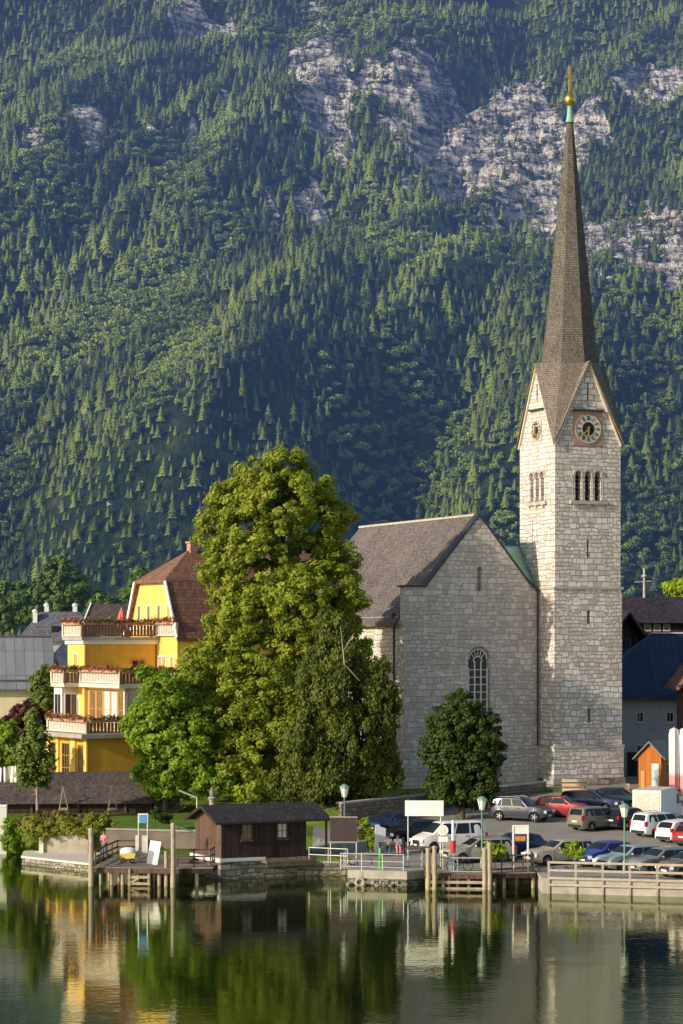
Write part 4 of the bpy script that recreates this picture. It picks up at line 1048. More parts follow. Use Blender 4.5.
parasol('closed_parasol', 'closed white parasol just left of the slender birch', 15, 194, 2.9, 5.6, M['parasol_white'], .42)

# ------------------------------------------------------------------ other houses
def xform(px, d, rz): p = at(px, 700, d); return p.x, p.y, rz
# grey sheet-metal house at far left
p = at(64, 700, 214)
g = empty('metal_roof_house', (p.x, p.y, 3), R(12), 'cream house with steep standing seam grey metal roof at far left', 'house'); O = (0, 0, -3)
b = MB(O); b.box(-7, -.6, 0, 8, 2.5, 11.0); b.build('wall', M['cream'], g)
b = MB(O); b.add([(-7.4, -.5, 10.9), (-.4, -.5, 10.9), (-.9, 2.6, 15.6), (-5.6, 2.6, 15.6), (-7.4, 8.5, 10.9), (-.4, 8.5, 10.9), (-.9, 5.6, 15.6), (-5.6, 5.6, 15.6)], [(0, 1, 2, 3), (1, 5, 6, 2), (5, 4, 7, 6), (4, 0, 3, 7), (3, 2, 6, 7), (0, 4, 5, 1)]); b.build('roof', M['grey_metal'], g)
b = MB(O); b.beam((-5.6, 2.6, 15.62), (-.9, 2.6, 15.62), .2, .14); b.beam((-7.1, -.05, 11.7), (-.5, -.05, 11.7), .1, .18); b.beam((-7.4, -.52, 10.9), (-.4, -.52, 10.9), .14, .14); b.build('roof_edge', M['slate_blue'], g)
window(g, (0, 0, 0), **FRONT, a=-4.6, z=7.2, w=1.0, h=1.5, fm=M['white'], pm=M['glass'], off=O, bars=(1, 1), sill=M['white'])
window(g, (0, 0, 0), **FRONT, a=-2.4, z=7.2, w=1.0, h=1.5, fm=M['white'], pm=M['glass'], off=O, bars=(1, 1), sill=M['white'])
p = at(72, 700, 214.5)
g = empty('blue_grey_roof_house', (p.x, p.y, 3), R(12), 'narrow house with blue grey sheet roof squeezed against the yellow hotel', 'house')
b = MB(O); b.box(-1.1, 2.6, .5, 7, 2.5, 11.4); b.build('wall', M['grey_wall'], g)
b = MB(O); b.add([(-1.45, .2, 11.3), (2.9, .2, 11.3), (2.9, 3.6, 16.2), (.3, 2.4, 16.0), (-1.45, 1.2, 14.2), (-1.45, 7.2, 11.3), (2.9, 7.2, 11.3)], [(0, 1, 2, 3, 4), (2, 6, 5, 3), (4, 3, 5), (0, 4, 5), (1, 6, 2), (0, 5, 6, 1)]); b.build('roof', M['blue_metal'], g)
b = MB(O); b.box(-1.6, -1.47, .1, .3, 10.6, 14.2); b.build('roof_edge', M['lead'], g)
# hipped slate house behind
p = at(55, 700, 244)
g = empty('slate_roof_house', (p.x, p.y, 5), R(8), 'house with broad hipped slate roof and four small pale chimneys', 'house'); O = (0, 0, -5)
b = MB(O); b.box(-3.3, 4.0, 0, 8, 4, 15.6); b.build('wall', M['grey_wall'], g)
b = MB(O); b.add([(-3.8, -.5, 15.2), (4.4, -.5, 15.2), (4.4, 8.5, 15.2), (-3.8, 8.5, 15.2), (-1.5, 2.2, 18.2), (2.6, 2.2, 18.2), (2.6, 5.8, 18.2), (-1.5, 5.8, 18.2)], [(0, 1, 5, 4), (1, 2, 6, 5), (2, 3, 7, 6), (3, 0, 4, 7), (4, 5, 6, 7), (0, 3, 2, 1)]); rf_ = b.build('roof', M['slate_blue'], g)
for x, y, z in ((-2.0, 1.4, 17.5), (-.8, 3, 18.15), (2.1, 3, 18.15), (3.5, 1.2, 17.0)):
    b = MB(O); b.box(x - .22, x + .22, y - .22, y + .22, z - .6, z + .65); b.lathe([(.3, z + .65), (.3, z + .75), (.12, z + .95)], (x, y, 0), 8); b.build('chimney', M['white'], rf_)
for x in (.0, 2.2):
    b = MB(O); b.box(x - .35, x + .35, .3, 1.6, 16.0, 16.75); b.build('roof_window', M['black'], rf_)
# brown roof behind the terrace
p = at(104, 700, 236)
g = empty('brown_roof_house', (p.x, p.y, 5), R(10), 'low brown gabled house roof just behind the red parasol terrace', 'house')
b = MB(O); b.box(-1.9, 3.6, 0, 6, 4, 16.2); b.build('wall', M['cream'], g)
b = MB(O); b.add([(-2.4, -.4, 16.0), (4, -.4, 16.0), (4, 3, 18.9), (-1.0, 3, 18.9), (-2.4, 6.4, 16.0), (4, 6.4, 16.0)], [(0, 1, 2, 3), (3, 2, 5, 4), (0, 3, 4), (1, 5, 2), (0, 4, 5, 1)]); b.build('roof', M['dark_shingle'], g)
b = MB(O); b.beam((-2.45, -.45, 16.0), (-1.05, 3, 18.95), .12, .2); b.build('barge_board', M['white'], g)

# houses to the right of the tower
p = at(625, 700, 216)
g = empty('blue_roof_house', (p.x, p.y, 3), R(4), 'grey plastered house with big deep blue sheet metal roof', 'house'); O = (0, 0, -3)
b = MB(O); b.box(-4, 16, 0, 9, 2, 10.2); b.build('wall', M['grey_wall'], g)
b = MB(O); b.add([(-4.5, -.7, 10.05), (17, -.7, 10.05), (17, 4.4, 15.9), (3.3, 4.4, 15.9), (-4.5, 9.7, 10.05), (17, 9.7, 10.05)], [(0, 1, 2, 3), (3, 2, 5, 4), (0, 3, 4), (1, 5, 2), (0, 4, 5, 1)]); b.build('roof', M['blue_roof'], g)
b = MB(O); b.beam((3.3, 4.4, 15.95), (17, 4.4, 15.95), .3, .12); b.build('ridge_cap', M['white_wood'], g)
b = MB(O); b.beam((-4.5, -.78, 10.0), (17, -.78, 10.0), .16, .3); b.build('gutter', M['lead'], g)
for x in (1.35, 4.1, 7.0, 10.0):
    window(g, (0, 0, 0), **FRONT, a=x, z=8.35, w=.62, h=.85, fm=M['white_wall'], pm=M['glass'], off=O, bars=(1, 0), sill=M['white_wall'])
    window(g, (0, 0, 0), **FRONT, a=x + .1, z=5.2, w=.8, h=1.25, fm=M['white_wall'], pm=M['glass'], off=O, bars=(1, 1), sill=M['white_wall'])
for x in (.2, 2.8): b = MB(O); b.box(x, x + .9, -.12, .02, 3, 5.2); b.build('door', M['wood_dark'], g)
p = at(640, 700, 240)
g = empty('dark_timber_house', (p.x, p.y, 5), R(3), 'dark timber house with plum roof and three white framed attic windows', 'house'); O = (0, 0, -5)
b = MB(O); b.box(-3, 12, 0, 9, 4, 17.4); b.build('wall', M['wood_dark'], g)
b = MB(O); b.add([(-3.8, -.9, 17.0), (12, -.9, 17.0), (12, 4.4, 19.7), (-1.2, 4.4, 19.7), (-3.8, 9.8, 17.0), (12, 9.8, 17.0)], [(0, 1, 2, 3), (3, 2, 5, 4), (0, 3, 4), (1, 5, 2), (0, 4, 5, 1)]); b.build('roof', M['dark_roof'], g)
for x in (.75, 1.72, 2.68): window(g, (0, 0, 0), **FRONT, a=x, z=16.55, w=.6, h=.62, fm=M['stone_plain'], pm=M['glass'], off=O, bars=(0, 0), fr=.13)
b = MB(O); b.tube([(1.2, 4.3, 19.5), (1.2, 4.3, 22.6)], [.14, .1], 8); b.beam((.2, 4.3, 21.2), (1.9, 4.3, 21.3), .08, .08); b.ball((1.2, 4.3, 21.8), (.3, .3, .14), 8, 6); b.build('roof_mast', M['stone_plain'], g)
p = at(627, 700, 226)
g = empty('black_gable_house', (p.x, p.y, 4), R(28), 'black timber gable house tucked beside the church tower', 'house'); O = (0, 0, -4)
b = MB(O); b.prism([(-3, 3), (2.0, 3), (2.0, 14.8), (-.5, 17.6), (-3, 14.8)], lambda a, z: (a, 0, z), lambda a, z: (a, 8, z)); b.build('wall', M['wood_dark'], g)
b = MB(O)
for s in (-1, 1): b.beam((-.5, -.8, 17.9), (-.5 + s * 3.3, -.8, 14.5), .001, .2); b.prism([(-.5, 17.75), (-.5 + s * 3.4, 14.2), (-.5 + s * 3.4, 14.45), (-.5, 18.0)], lambda a, z: (a, -1.2, z), lambda a, z: (a, 8.6, z))
b.build('roof', M['dark_roof'], g)
window(g, (0, 0, 0), **FRONT, a=-.1, z=14.9, w=.9, h=1.0, fm=M['slate_blue'], pm=M['glass'], off=O, bars=(1, 0))
b = MB(O); b.box(-.2, 2.6, -1.1, -.05, 12.9, 13.25); b.build('balcony', M['stone_plain'], g)
p = at(699, 700, 206)
g = empty('brown_gable_house', (p.x, p.y, 3), R(6), 'brown boarded gable house cut by the right picture edge', 'house'); O = (0, 0, -3)
b = MB(O); b.prism([(-1.2, 2), (4, 2), (4, 12), (1.4, 15.3), (-1.2, 12)], lambda a, z: (a, 0, z), lambda a, z: (a, 3.0, z)); b.build('wall', M['wood_mid'], g)
b = MB(O)
for s in (-1, 1): b.prism([(1.4, 15.4), (1.4 + s * 3.4, 11.0), (1.4 + s * 3.4, 11.25), (1.4, 15.7)], lambda a, z: (a, -.9, z), lambda a, z: (a, 4.0, z))
b.build('roof', M['brown_roof'], g)
b = MB(O); b.beam((-2, -.8, 11.35), (-.5, -.8, 11.35), .2, .2); b.build('balcony', M['wood_dark'], g)
# orange kiosk
p = at(638.5, 790, 197); zb = H(p.x, p.y)
g = empty('kiosk', (p.x, p.y, zb), R(-26), 'small orange boarded kiosk with grey pitched roof beside the tower', 'kiosk'); O = (0, 0, 0)
b = MB(); b.prism([(0, 0), (1.95, 0), (1.95, 2.75), (.97, 3.75), (0, 2.75)], lambda a, z: (a, 0, z), lambda a, z: (a, 3.6, z)); b.build('wall', M['orange_wall'], g)
b = MB()
for s in (-1, 1): b.prism([(.97, 3.8), (.97 + s * 1.4, 2.4), (.97 + s * 1.4, 2.5), (.97, 3.95)], lambda a, z: (a, -.3, z), lambda a, z: (a, 3.9, z))
b.build('roof', plain('grey green felt roof', (.22, .23, .20), .85, .2), g)
b = MB(); b.box(1.15, 1.75, -.07, -.01, .2, 2.1); b.build('door', M['white'], g)
b = MB(); b.box(.2, .55, -.06, -.005, 0, 1.5); b.build('board_panel', M['orange_frame'], g)
window(g, (1.95, 0, 0), (0, 1, 0), (1, 0, 0), 1.6, 1.6, .9, .8, M['orange_frame'], M['glass'])

# ------------------------------------------------------------------ long shingled boat sheds at left
p = at(152, 800, 180.3)
g = empty('boat_shed', (p.x, p.y, 2.3), R(4), 'long low boat shed with dark weathered shingle roof behind the hedge', 'shed'); O = (0, 0, -2.3)
b = MB(O); b.box(-17, 0, 0, 5, 1.5, 3.3); b.prism([(0, 3.2), (5, 3.2), (2.5, 4.35)], lambda a, z: (-.25, a, z), lambda a, z: (0, a, z)); b.build('wall', M['wood_dark'], g)
b = MB(O); b.add([(-17.6, -.5, 3.05), (.5, -.5, 3.05), (.5, 2.5, 4.5), (-17.6, 2.5, 4.5), (-17.6, 5.5, 3.05), (.5, 5.5, 3.05)], [(0, 1, 2, 3), (3, 2, 5, 4), (0, 3, 4), (1, 5, 2), (0, 4, 5, 1)]); b.build('roof', M['dark_shingle'], g)
b = MB(O)
for x in (-16, -12.5, -9, -5.5, -2): b.box(x - .09, x + .09, -.12, -.01, 1.6, 3.3)
b.build('post', M['wood_mid'], g)
p = at(140, 790, 189.5)
g = empty('boat_shed', (p.x, p.y, 2.6), R(10), 'shorter shingled shed roof between the long boat shed and the hotel', 'shed'); O = (0, 0, -2.6)
b = MB(O); b.box(-8.5, 0, 0, 3.4, 2.0, 4.15); b.build('wall', M['wood_mid'], g)
b = MB(O); b.add([(-9, -.4, 4.0), (.4, -.4, 4.0), (.4, 1.7, 4.85), (-9, 1.7, 4.85), (-9, 3.8, 4.0), (.4, 3.8, 4.0)], [(0, 1, 2, 3), (3, 2, 5, 4), (0, 3, 4), (1, 5, 2), (0, 4, 5, 1)]); b.build('roof', M['dark_shingle'], g)
p = at(154, 800, 181.5)
g = empty('garden_hut', (p.x, p.y, 2.6), R(16), 'small grey roofed hut at the right end of the boat shed', 'hut'); O = (0, 0, -2.6)
b = MB(O); b.box(0, 2.0, 0, 2.4, 2.2, 4.25); b.build('wall', M['rubble'], g)
b = MB(O); b.add([(-.3, -.3, 4.2), (2.3, -.3, 4.0), (2.3, 2.7, 4.25), (-.3, 2.7, 4.75), (-.3, -.3, 4.35), (2.3, -.3, 4.15), (2.3, 2.7, 4.4), (-.3, 2.7, 4.9)], [(3, 2, 1, 0), (4, 5, 6, 7), (0, 1, 5, 4), (1, 2, 6, 5), (2, 3, 7, 6), (3, 0, 4, 7)]); b.build('roof', plain('grey board roof', (.20, .17, .15), .85, .3), g)
for px, lb in ((63, 'left wooden rope frame hung in front of the boat shed'), (112, 'right wooden rope frame hung in front of the boat shed')):
    p = at(px, 800, 179.0); g = empty('swing_frame', (p.x, p.y, H(p.x, p.y)), R(8), lb, 'frame')
    b = MB(); b.beam((-.35, 0, 0), (0, 0, 2.0), .07, .07); b.beam((0, 0, 2.0), (.38, 0, .35), .06, .06); b.beam((0, 0, 1.95), (0, .9, 2.0), .06, .06); b.build('strut', M['pile'], g)
    b = MB(); b.box(-.24, .34, -.08, .08, .3, .48); b.build('swing_seat', M['pile'], g)
# ------------------------------------------------------------------ shore walls, quays, jetties
def wall_run(name, label, pts, z0, z1, th, mat, cope=None, cat='wall'):
    """a wall along a line of (x,y); z1 may vary per point"""
    if not hasattr(z1, '__len__'): z1 = [z1] * len(pts)
    cx = sum(p[0] for p in pts) / len(pts); cy = sum(p[1] for p in pts) / len(pts)
    root = empty(name, (cx, cy, z0), 0, label, cat); o = (-cx, -cy, -z0)
    b = MB(o); c = MB(o)
    P = [Vector((*p, 0)) for p in pts]
    nn = []
    for i in range(len(P)):
        t = (P[min(i + 1, len(P) - 1)] - P[max(i - 1, 0)]).normalized(); nn.append(Vector((-t.y, t.x, 0)))
    for mb, d0, d1, zz0, zz1 in ((b, 0, th, None, 0), (c, -.06, th + .06, 0, .12)):
        V = []
        for p, n, z in zip(P, nn, z1):
            lo = z0 if zz0 is None else z + zz0
            V += [(p.x + n.x * d0, p.y + n.y * d0, lo), (p.x + n.x * d1, p.y + n.y * d1, lo), (p.x + n.x * d1, p.y + n.y * d1, z + zz1), (p.x + n.x * d0, p.y + n.y * d0, z + zz1)]
        F = [(0, 1, 2, 3), tuple(len(V) - 4 + i for i in (3, 2, 1, 0))]
        for i in range(len(P) - 1):
            a = i * 4
            for j in range(4): F.append((a + j, a + (j + 1) % 4, a + 4 + (j + 1) % 4, a + 4 + j))
        mb.add(V, F)
    b.build('wall_face', mat, root)
    if cope: c.build('coping', cope, root)
    return root
SH = lambda x: float(shore(np.array(float(x))))
wall_run('quay_wall', 'long concrete quay wall below the car park railing at right', [(12.45, SH(12.45) - .3), (45, SH(45) - .3)], -1.5, .82, .6, M['concrete'], M['rail'])
wall_run('quay_wall', 'short end face of the car park quay beside the right jetty', [(12.14, 150.6), (12.14, 144.85)], -1.5, .82, .35, M['concrete'], M['rail'])
wall_run('quay_wall', 'rubble quay wall behind the right wooden jetty', [(6.3, 150.2), (12.5, 150.2)], -1.5, .82, .5, M['quay'], M['concrete'])
wall_run('quay_wall', 'stone quay wall behind the left wooden jetty', [(-13.5, 158.0), (-9.2, 158.0)], -1.5, .8, .5, M['quay'], M['concrete'])
wall_run('quay_wall', 'rubble quay wall under the porch of the brown boathouse', [(-9.6, 155.9), (1.0, 155.9)], -1.5, .8, .5, M['quay'], M['concrete'])
# stone landing between the boathouse and the right jetty
p0, p1 = at(349, 878, 150), at(406, 878, 149.2)
t = empty('landing_stage', (p0.x, 150, -1.2), 0, 'low stone and concrete landing with steel railing left of the right jetty', 'landing'); o = (-p0.x, -150, 1.2)
b = MB(o); b.prism([(p0.x, 150.1), (p1.x, 149.1), (p1.x + 1.1, 150.1), (p1.x + 1.1, 151.6), (p0.x, 151.6)], lambda x, y: (x, y, -1.2), lambda x, y: (x, y, .42)); b.build('rubble_base', M['quay'], t)
b = MB(o); b.prism([(p0.x - .08, 150.02), (p1.x + .05, 149.0), (p1.x + 1.2, 150.05), (p1.x + 1.2, 151.7), (p0.x - .08, 151.7)], lambda x, y: (x, y, .42), lambda x, y: (x, y, .93)); b.build('concrete_slab', M['concrete'], t)
b = MB(o)
for i in range(26):
    f = i / 25; x = p0.x + (p1.x - p0.x) * f; y = 150 - f * .95
    b.ball((x + random.uniform(-.05, .05), y + .02, .02 + random.uniform(-.1, .2)), (random.uniform(.14, .24), .22, random.uniform(.1, .19)), 7, 5)
b.build('boulder', M['quay'], t, 50)
# tyre fender
p = at(360, 877, 149.6)
f_ = empty('tyre_fender', (p.x, 149.62, .2), 0, 'round tyre fender hung on the stone landing', 'fender')
def torus(mb, c, R0, r, axis='y', n=20, m=8):
    V = []; F = []
    for i in range(n):
        g = 2 * math.pi * i / n
        for j in range(m):
            h = 2 * math.pi * j / m; q = R0 + r * math.cos(h); a, b_, w = q * math.cos(g), q * math.sin(g), r * math.sin(h)
            V.append((c[0] + a, c[1] + w, c[2] + b_) if axis == 'y' else (c[0] + a, c[1] + b_, c[2] + w))
    for i in range(n):
        for j in range(m): F.append((i * m + j, ((i + 1) % n) * m + j, ((i + 1) % n) * m + (j + 1) % m, i * m + (j + 1) % m))
    mb.add(V, F)
b = MB(); torus(b, (0, 0, 0), .24, .1); b.build('tyre', M['rail'], f_, 60)
b = MB(); b.tube([(0, 0, .3), (0, .05, .7)], .02, 6); b.build('rope', M['pile'], f_)

def railing(name, label, pts, zs, h, rails, pitch, mat, r=.04, square=True, post_down=0, cat='railing', group=None, width=.09, post_extra=0, balusters=None):
    P = [Vector((*p, z)) for p, z in zip(pts, zs)]; base = P[0].copy()
    t = empty(name, base, 0, label, cat, group); o = -base
    segs = list(zip(P[:-1], P[1:])); posts = []
    for a, b_ in segs:
        n = max(1, round((b_ - a).length / pitch)); posts += [a.lerp(b_, i / n) for i in range(n)]
    posts.append(P[-1])
    for q in posts:
        b = MB(o)
        if square: b.beam(q - Vector((0, 0, post_down)), q + Vector((0, 0, h + post_extra)), width, width)
        else: b.tube([q - Vector((0, 0, post_down)), q + Vector((0, 0, h + post_extra))], r, 8)
        b.build('post', mat, t)
    for k in rails:
        b = MB(o)
        for a, b_ in segs:
            d = Vector((0, 0, k)); off = Vector((0, -.06, 0)) if square else Vector((0, 0, 0))
            if square: b.beam(a + d + off, b_ + d + off, .06, width * 1.05)
            else: b.tube([a + d, b_ + d], r * .85, 8)
        b.build('rail', mat, t)
    if balusters:
        b = MB(o)
        for a, b_ in segs:
            n = int((b_ - a).length / balusters)
            for i in range(n + 1): q = a.lerp(b_, i / n); b.beam(q + Vector((0, 0, .08)), q + Vector((0, 0, h - .05)), .035, .035)
        tag(b.build('balusters', mat, t))
    return t
railing('railing', 'long bleached timber railing along the car park quay at right', [(12.5, SH(12.5) - .36), (22, SH(22) - .36), (40, SH(40) - .36)], [.9, .9, .9], 1.06, [1.0, .52, .05, -.35], 1.58, M['rail'], post_down=1.15, width=.13)
railing('railing', 'grey steel tube railing around the stone landing', [(p0.x - .5, 150.3), (p1.x - .15, 149.35), (p1.x + 1.0, 150.3), (p1.x + 1.1, 151.6)], [.93] * 4, 1.05, [1.0, .55, .2], 1.5, M['galv'], .04, False)
railing('railing', 'low steel railing in front of the boathouse porch', [(-2.1, 155.6), (.4, 154.3), (p0.x - .3, 151.4)], [.9] * 3, 1.0, [.95, .5], 1.5, M['galv'], .035, False)
p = at(380, 845, 150.4); b = MB((0, 0, 0)); b.lathe([(.09, 0), (.09, 1.25), (.06, 1.32)], n=10); b.box(-.06, .06, -.11, -.08, .7, .95)
o_ = b.build('mooring_post', plain('bright green paint', (.12, .42, .08), .5, .15), None, 50); o_.location = (p.x, 150.6, .93); tag(o_, 'bright green post on the stone landing in front of the seated people', 'post')

def jetty(name, label, quad, zd, mat, legs, boards=.14, edge=None):
    """deck on a quadrilateral (front-left, front-right, back-right, back-left)"""
    Q = [Vector((*q, zd)) for q in quad]; base = Vector((Q[0].x, Q[0].y, -1.0)); o = -base
    t = empty(name, base, 0, label, 'jetty')
    b = MB(o); n = int((Q[1] - Q[0]).length / boards)
    for i in range(n):
        f0, f1 = i / n + .004, (i + 1) / n - .004; dz = Vector((0, 0, random.uniform(-.008, .008)))
        a, c = Q[0].lerp(Q[1], f0), Q[0].lerp(Q[1], f1); d, e = Q[3].lerp(Q[2], f0), Q[3].lerp(Q[2], f1); dn = Vector((0, 0, -.06))
        b.add([a + dz, c + dz, e + dz, d + dz, a + dn, c + dn, e + dn, d + dn], [(0, 1, 2, 3), (7, 6, 5, 4), (0, 4, 5, 1), (1, 5, 6, 2), (2, 6, 7, 3), (3, 7, 4, 0)])
    b.build('deck', M['wood_grey'], t)
    b = MB(o); dn = Vector((0, 0, -.2))
    for i in range(4): b.beam(Q[i] + dn, Q[(i + 1) % 4] + dn, .1, .27)
    b.build('edge_beam', edge or M['wood_mid'], t)
    for f, g in legs:
        q = Q[0].lerp(Q[1], f).lerp(Q[3].lerp(Q[2], f), g) + Vector((0, 0, -.1))
        m = MB(o); m.tube([(q.x, q.y, -1.0), (q.x + random.uniform(-.03, .03), q.y, q.z)], .11, 8); m.build('pile', M['pile'], t)
    return t, o
def pile_post(label, px, d, y_top, r=.15, cap=True, zb=-1.2):
    p = at(px, y_top, d); b = MB(); h = p.z - zb
    b.tube([(0, 0, 0), (.02, 0, h * .5), (0, 0, h - .05), (0, 0, h)], [r * 1.1, r, r * .95, r * .8], 10)
    o = empty('mooring_pile', (p.x, d, zb), 0, label, 'mooring pile'); b.build('pile', M['pile'], o, 50)
    b = MB(); b.lathe([(r * 1.08, h * .98), (r * 1.08, h * .985 + .06), (r * .5, h + .07)], n=10)
    if cap: b.build('pile_cap', M['concrete'], o)
    return o
# left jetty
xa, xb = at(91, 868, 149.5).x, at(180, 874, 148.6).x
jl, oj = jetty('jetty', 'left wooden jetty on rows of thin piles, signs and railings on it', [(xa, 149.8), (xb, 148.9), (xb + .4, 157.8), (xa + .8, 158.2)], 1.13, M['wood_grey'], [(f, g) for f in (.1, .22, .34, .52, .64, .76, .9) for g in (.03, .35)])
b = MB(oj)
for z in (.55, .15): b.beam((-13.3, 149.35, z), (-11.9, 149.2, z), .12, .16)
for x in (-13.2, -12.0): b.beam((x, 149.3, -1), (x, 149.3, 1.05), .14, .14)
b.beam((-13.2, 149.3, .15), (-12.4, 149.25, .62), .1, .12)
b.build('ladder', M['pile'], jl)
pile_post('tall pale mooring pile at the left end of the left jetty', 91, 149.3, 829, .17)
pile_post('tall pale mooring pile at the right end of the left jetty', 173, 148.5, 824, .15)
pile_post('dark shorter pile beside the boathouse end of the left jetty', 166, 149.4, 851, .12, False)
railing('railing', 'brown timber railing on the left and back edge of the left jetty', [(xa + .2, 150.2), (xa + .9, 157.6), (-12.8, 157.4)], [1.13] * 3, 1.05, [1.0, .6, .25], 1.7, M['rail_dark'], width=.09)
railing('railing', 'dark timber railing between the left jetty and the boathouse', [(-10.2, 149.4), (-8.15, 149.4), (-8.0, 151.2)], [1.13] * 3, 1.2, [1.12, .7, .3], 1.05, M['rail_dark'], width=.08)
t, o = jetty('footbridge', 'narrow plank footbridge from left jetty to the boathouse', [(xb, 149.0), (-8.0, 149.2), (-7.9, 151.6), (xb, 151.6)], 1.16, M['wood_grey'], [(.5, .1)], edge=M['wood_dark']); t['category'] = 'footbridge'
b = MB(); b.tube([(0, 0, .0), (1.5, 1.0, -.55)], .05, 6)
for i in range(5): b.tube([(.1 + i * .3, .07 + i * .2, -.04 - i * .11), (.25 + i * .3, .17 + i * .2, -.09 - i * .11)], .062, 6)
o_ = b.build('barrier_pole', M['white_wood'], None); p = at(174, 826, 152); o_.location = p; tag(o_, 'sloping white barrier pole beside the right pile of the left jetty', 'barrier')
# right jetty
xa, xb = at(426, 874, 148).x, at(536, 872, 147.6).x
jr, oj = jetty('jetty', 'right wooden jetty with brown edge beam and two tall pile pairs', [(xa, 147.8), (at(490, 874, 147.6).x, 147.4), (at(490, 874, 147.6).x, 150.2), (xa, 150.2)], .95, M['wood_grey'], [(.02, .1), (.5, .1), (.98, .1), (.3, .5), (.7, .5)])
b = MB(oj)
for z in (.42, .02): b.beam((xa + .1, 147.6, z), (at(488, 874, 147).x, 147.2, z), .12, .17)
for f in (.35, .65): x = xa + f * 4; b.beam((x, 147.6, -.9), (x, 147.6, .8), .12, .12)
b.build('cross_beam', M['pile'], jr)
jr2, oj = jetty('jetty', 'dark right end deck of the jetty in front of the info board', [(at(491, 874, 147.6).x, 147.5), (xb, 147.9), (xb, 150.2), (at(491, 874, 147.6).x, 150.2)], .98, M['wood_grey'], [(.08, .1), (.3, .1), (.95, .1), (.6, .5)], edge=M['wood_dark'])
for px, yt, lb in ((428, 849, 'left pile of the pair at the left end of the right jetty'), (434.5, 847, 'right pile of the pair at the left end of the right jetty'), (484.5, 849, 'left pile of the pair in the middle of the right jetty'), (489.5, 844, 'taller right pile of the pair in the middle of the right jetty')):
    pile_post(lb, px, 147.1, yt, .15)
b = MB(); b.obox((0, 0, 0), (1, 0, 0), (0, 1, 0), (0, 0, 1), .95, .18, .09); o_ = b.build('cross_timber', M['wood_mid'], None); p = at(423, 848, 147.3); o_.location = p; tag(o_, 'thick brown timber laid on top of the left pile pair', 'timber')
railing('railing', 'dark brown timber railing along the right end of the right jetty', [(at(491, 874, 147.7).x, 147.7), (xb - .1, 148.1), (xb - .1, 150.0)], [.98] * 3, 1.12, [1.06, .65, .2], .75, M['rail_dark'], width=.075)
railing('railing', 'pale gate like railing along the front of the right jetty', [(xa + .35, 147.8), (at(483, 874, 147.6).x, 147.5)], [.95] * 2, 1.02, [.96, .12], 1.35, M['galv'], width=.07)
# a bicycle stands behind the gate on the jetty
def bicycle(label, loc, rz, col):
    t = empty('bicycle', loc, rz, label, 'bicycle')
    for x in (-.52, .52):
        b = MB(); torus(b, (x, 0, .34), .32, .022, n=24, m=6); w = b.build('wheel', M['tyre'], t, 60)
        b = MB(); b.lathe([(.03, -.04), (.03, .04)], n=8); b2 = MB()
        for i in range(10): g = 2 * math.pi * i / 10; b2.tube([(x, 0, .34), (x + .31 * math.cos(g), 0, .34 + .31 * math.sin(g))], .004, 4)
        b2.build('spoke', M['galv'], w)
    b = MB(); S, Bk, Hd, F_, Rr = (-.16, 0, .86), (-.05, 0, .3), (.36, 0, .82), (.52, 0, .34), (-.52, 0, .34)
    for p, q in ((S, Bk), (Bk, Hd), (S, Hd), (S, Rr), (Bk, Rr), (Hd, F_)): b.tube([p, q], .02, 6)
    b.tube([Hd, (.33, 0, 1.0)], .016, 6); b.build('frame', col, t)
    b = MB(); b.tube([(.33, -.28, 1.0), (.36, 0, 1.03), (.33, .28, 1.0)], .016, 6); b.build('handlebar', M['trimblack'], t)
    b = MB(); b.ball((-.19, 0, .92), (.14, .07, .035), 8, 5); b.build('saddle', M['trimblack'], t)
    return t
p = at(460, 868, 148.6); bicycle('dark bicycle leaning behind the pale gate of the right jetty', (p.x, 148.9, .96), R(8), M['trimblack'])
# stepped ledge and walls at the left shore
a0, a1, a2 = at(22, 858, 166), at(87, 862, 160), at(87, 855, 160)
b = MB(); t = empty('stone_ledge', (a0.x, 165, -1), 0, 'low flat stone ledge at the water left of the left jetty', 'ledge'); o = (-a0.x, -165, 1)
b = MB(o); b.prism([(at(22, 0, 164).x, 164), (at(90, 0, 158.5).x, 158.5), (at(90, 0, 158.5).x, 168), (at(24, 0, 168).x, 168)], lambda x, y: (x, y, -1), lambda x, y: (x, y, .42)); b.build('masonry', M['rubble'], t)
b = MB(o); b.prism([(at(21, 0, 163.9).x, 163.9), (at(90.5, 0, 158.4).x, 158.4), (at(90.5, 0, 158.4).x, 168), (at(24, 0, 168).x, 168)], lambda x, y: (x, y, .42), lambda x, y: (x, y, .56)); b.build('coping', M['white_wood'], t)
wall_run('garden_wall', 'short end face of the garden wall beside the bright green hedge', [(-20.95, 172.4), (-20.95, 166.2)], 0, [2.0, 2.0], .3, bpy.data.materials.get('pale render wall') or M['cream'], M['white_wood'])
wall_run('garden_wall', 'pale stone garden wall under the overgrown hedge at left', [(-20.9, 166.4), (at(88, 0, 166.2).x, 166.2)], 0, [2.0, 1.95], .45, plain('pale render wall', (.40, .355, .275), .9, .3, 1.5), M['white_wood'])
wall_run('garden_wall', 'grey retaining wall behind the signs of the left jetty', [(at(106, 0, 165.2).x, 165.2), (at(152, 0, 165.2).x, 165.2), (at(198, 0, 166).x, 165.0)], .6, [2.25, 2.15, 2.1], .35, plain('stained render', (.21, .17, .13), .9, .35, 1.0), M['concrete'])
wall_run('church_terrace_wall', 'tan retaining wall between the car park and the church', [(-.2, 171.8), (0.0, 171.8), (16.2, 195.9), (16.8, 196.9)], .9, [3.55, 3.55, 3.6, 3.6], .45, M['tanwall'], M['stone_plain'])
wall_run('white_wall', 'white boathouse wall corner cut by the left picture edge', [(at(-14, 0, 171).x, 171.3), (at(6, 0, 171).x, 171.3)], 0, 3.4, .6, M['white_wall'], M['white'])
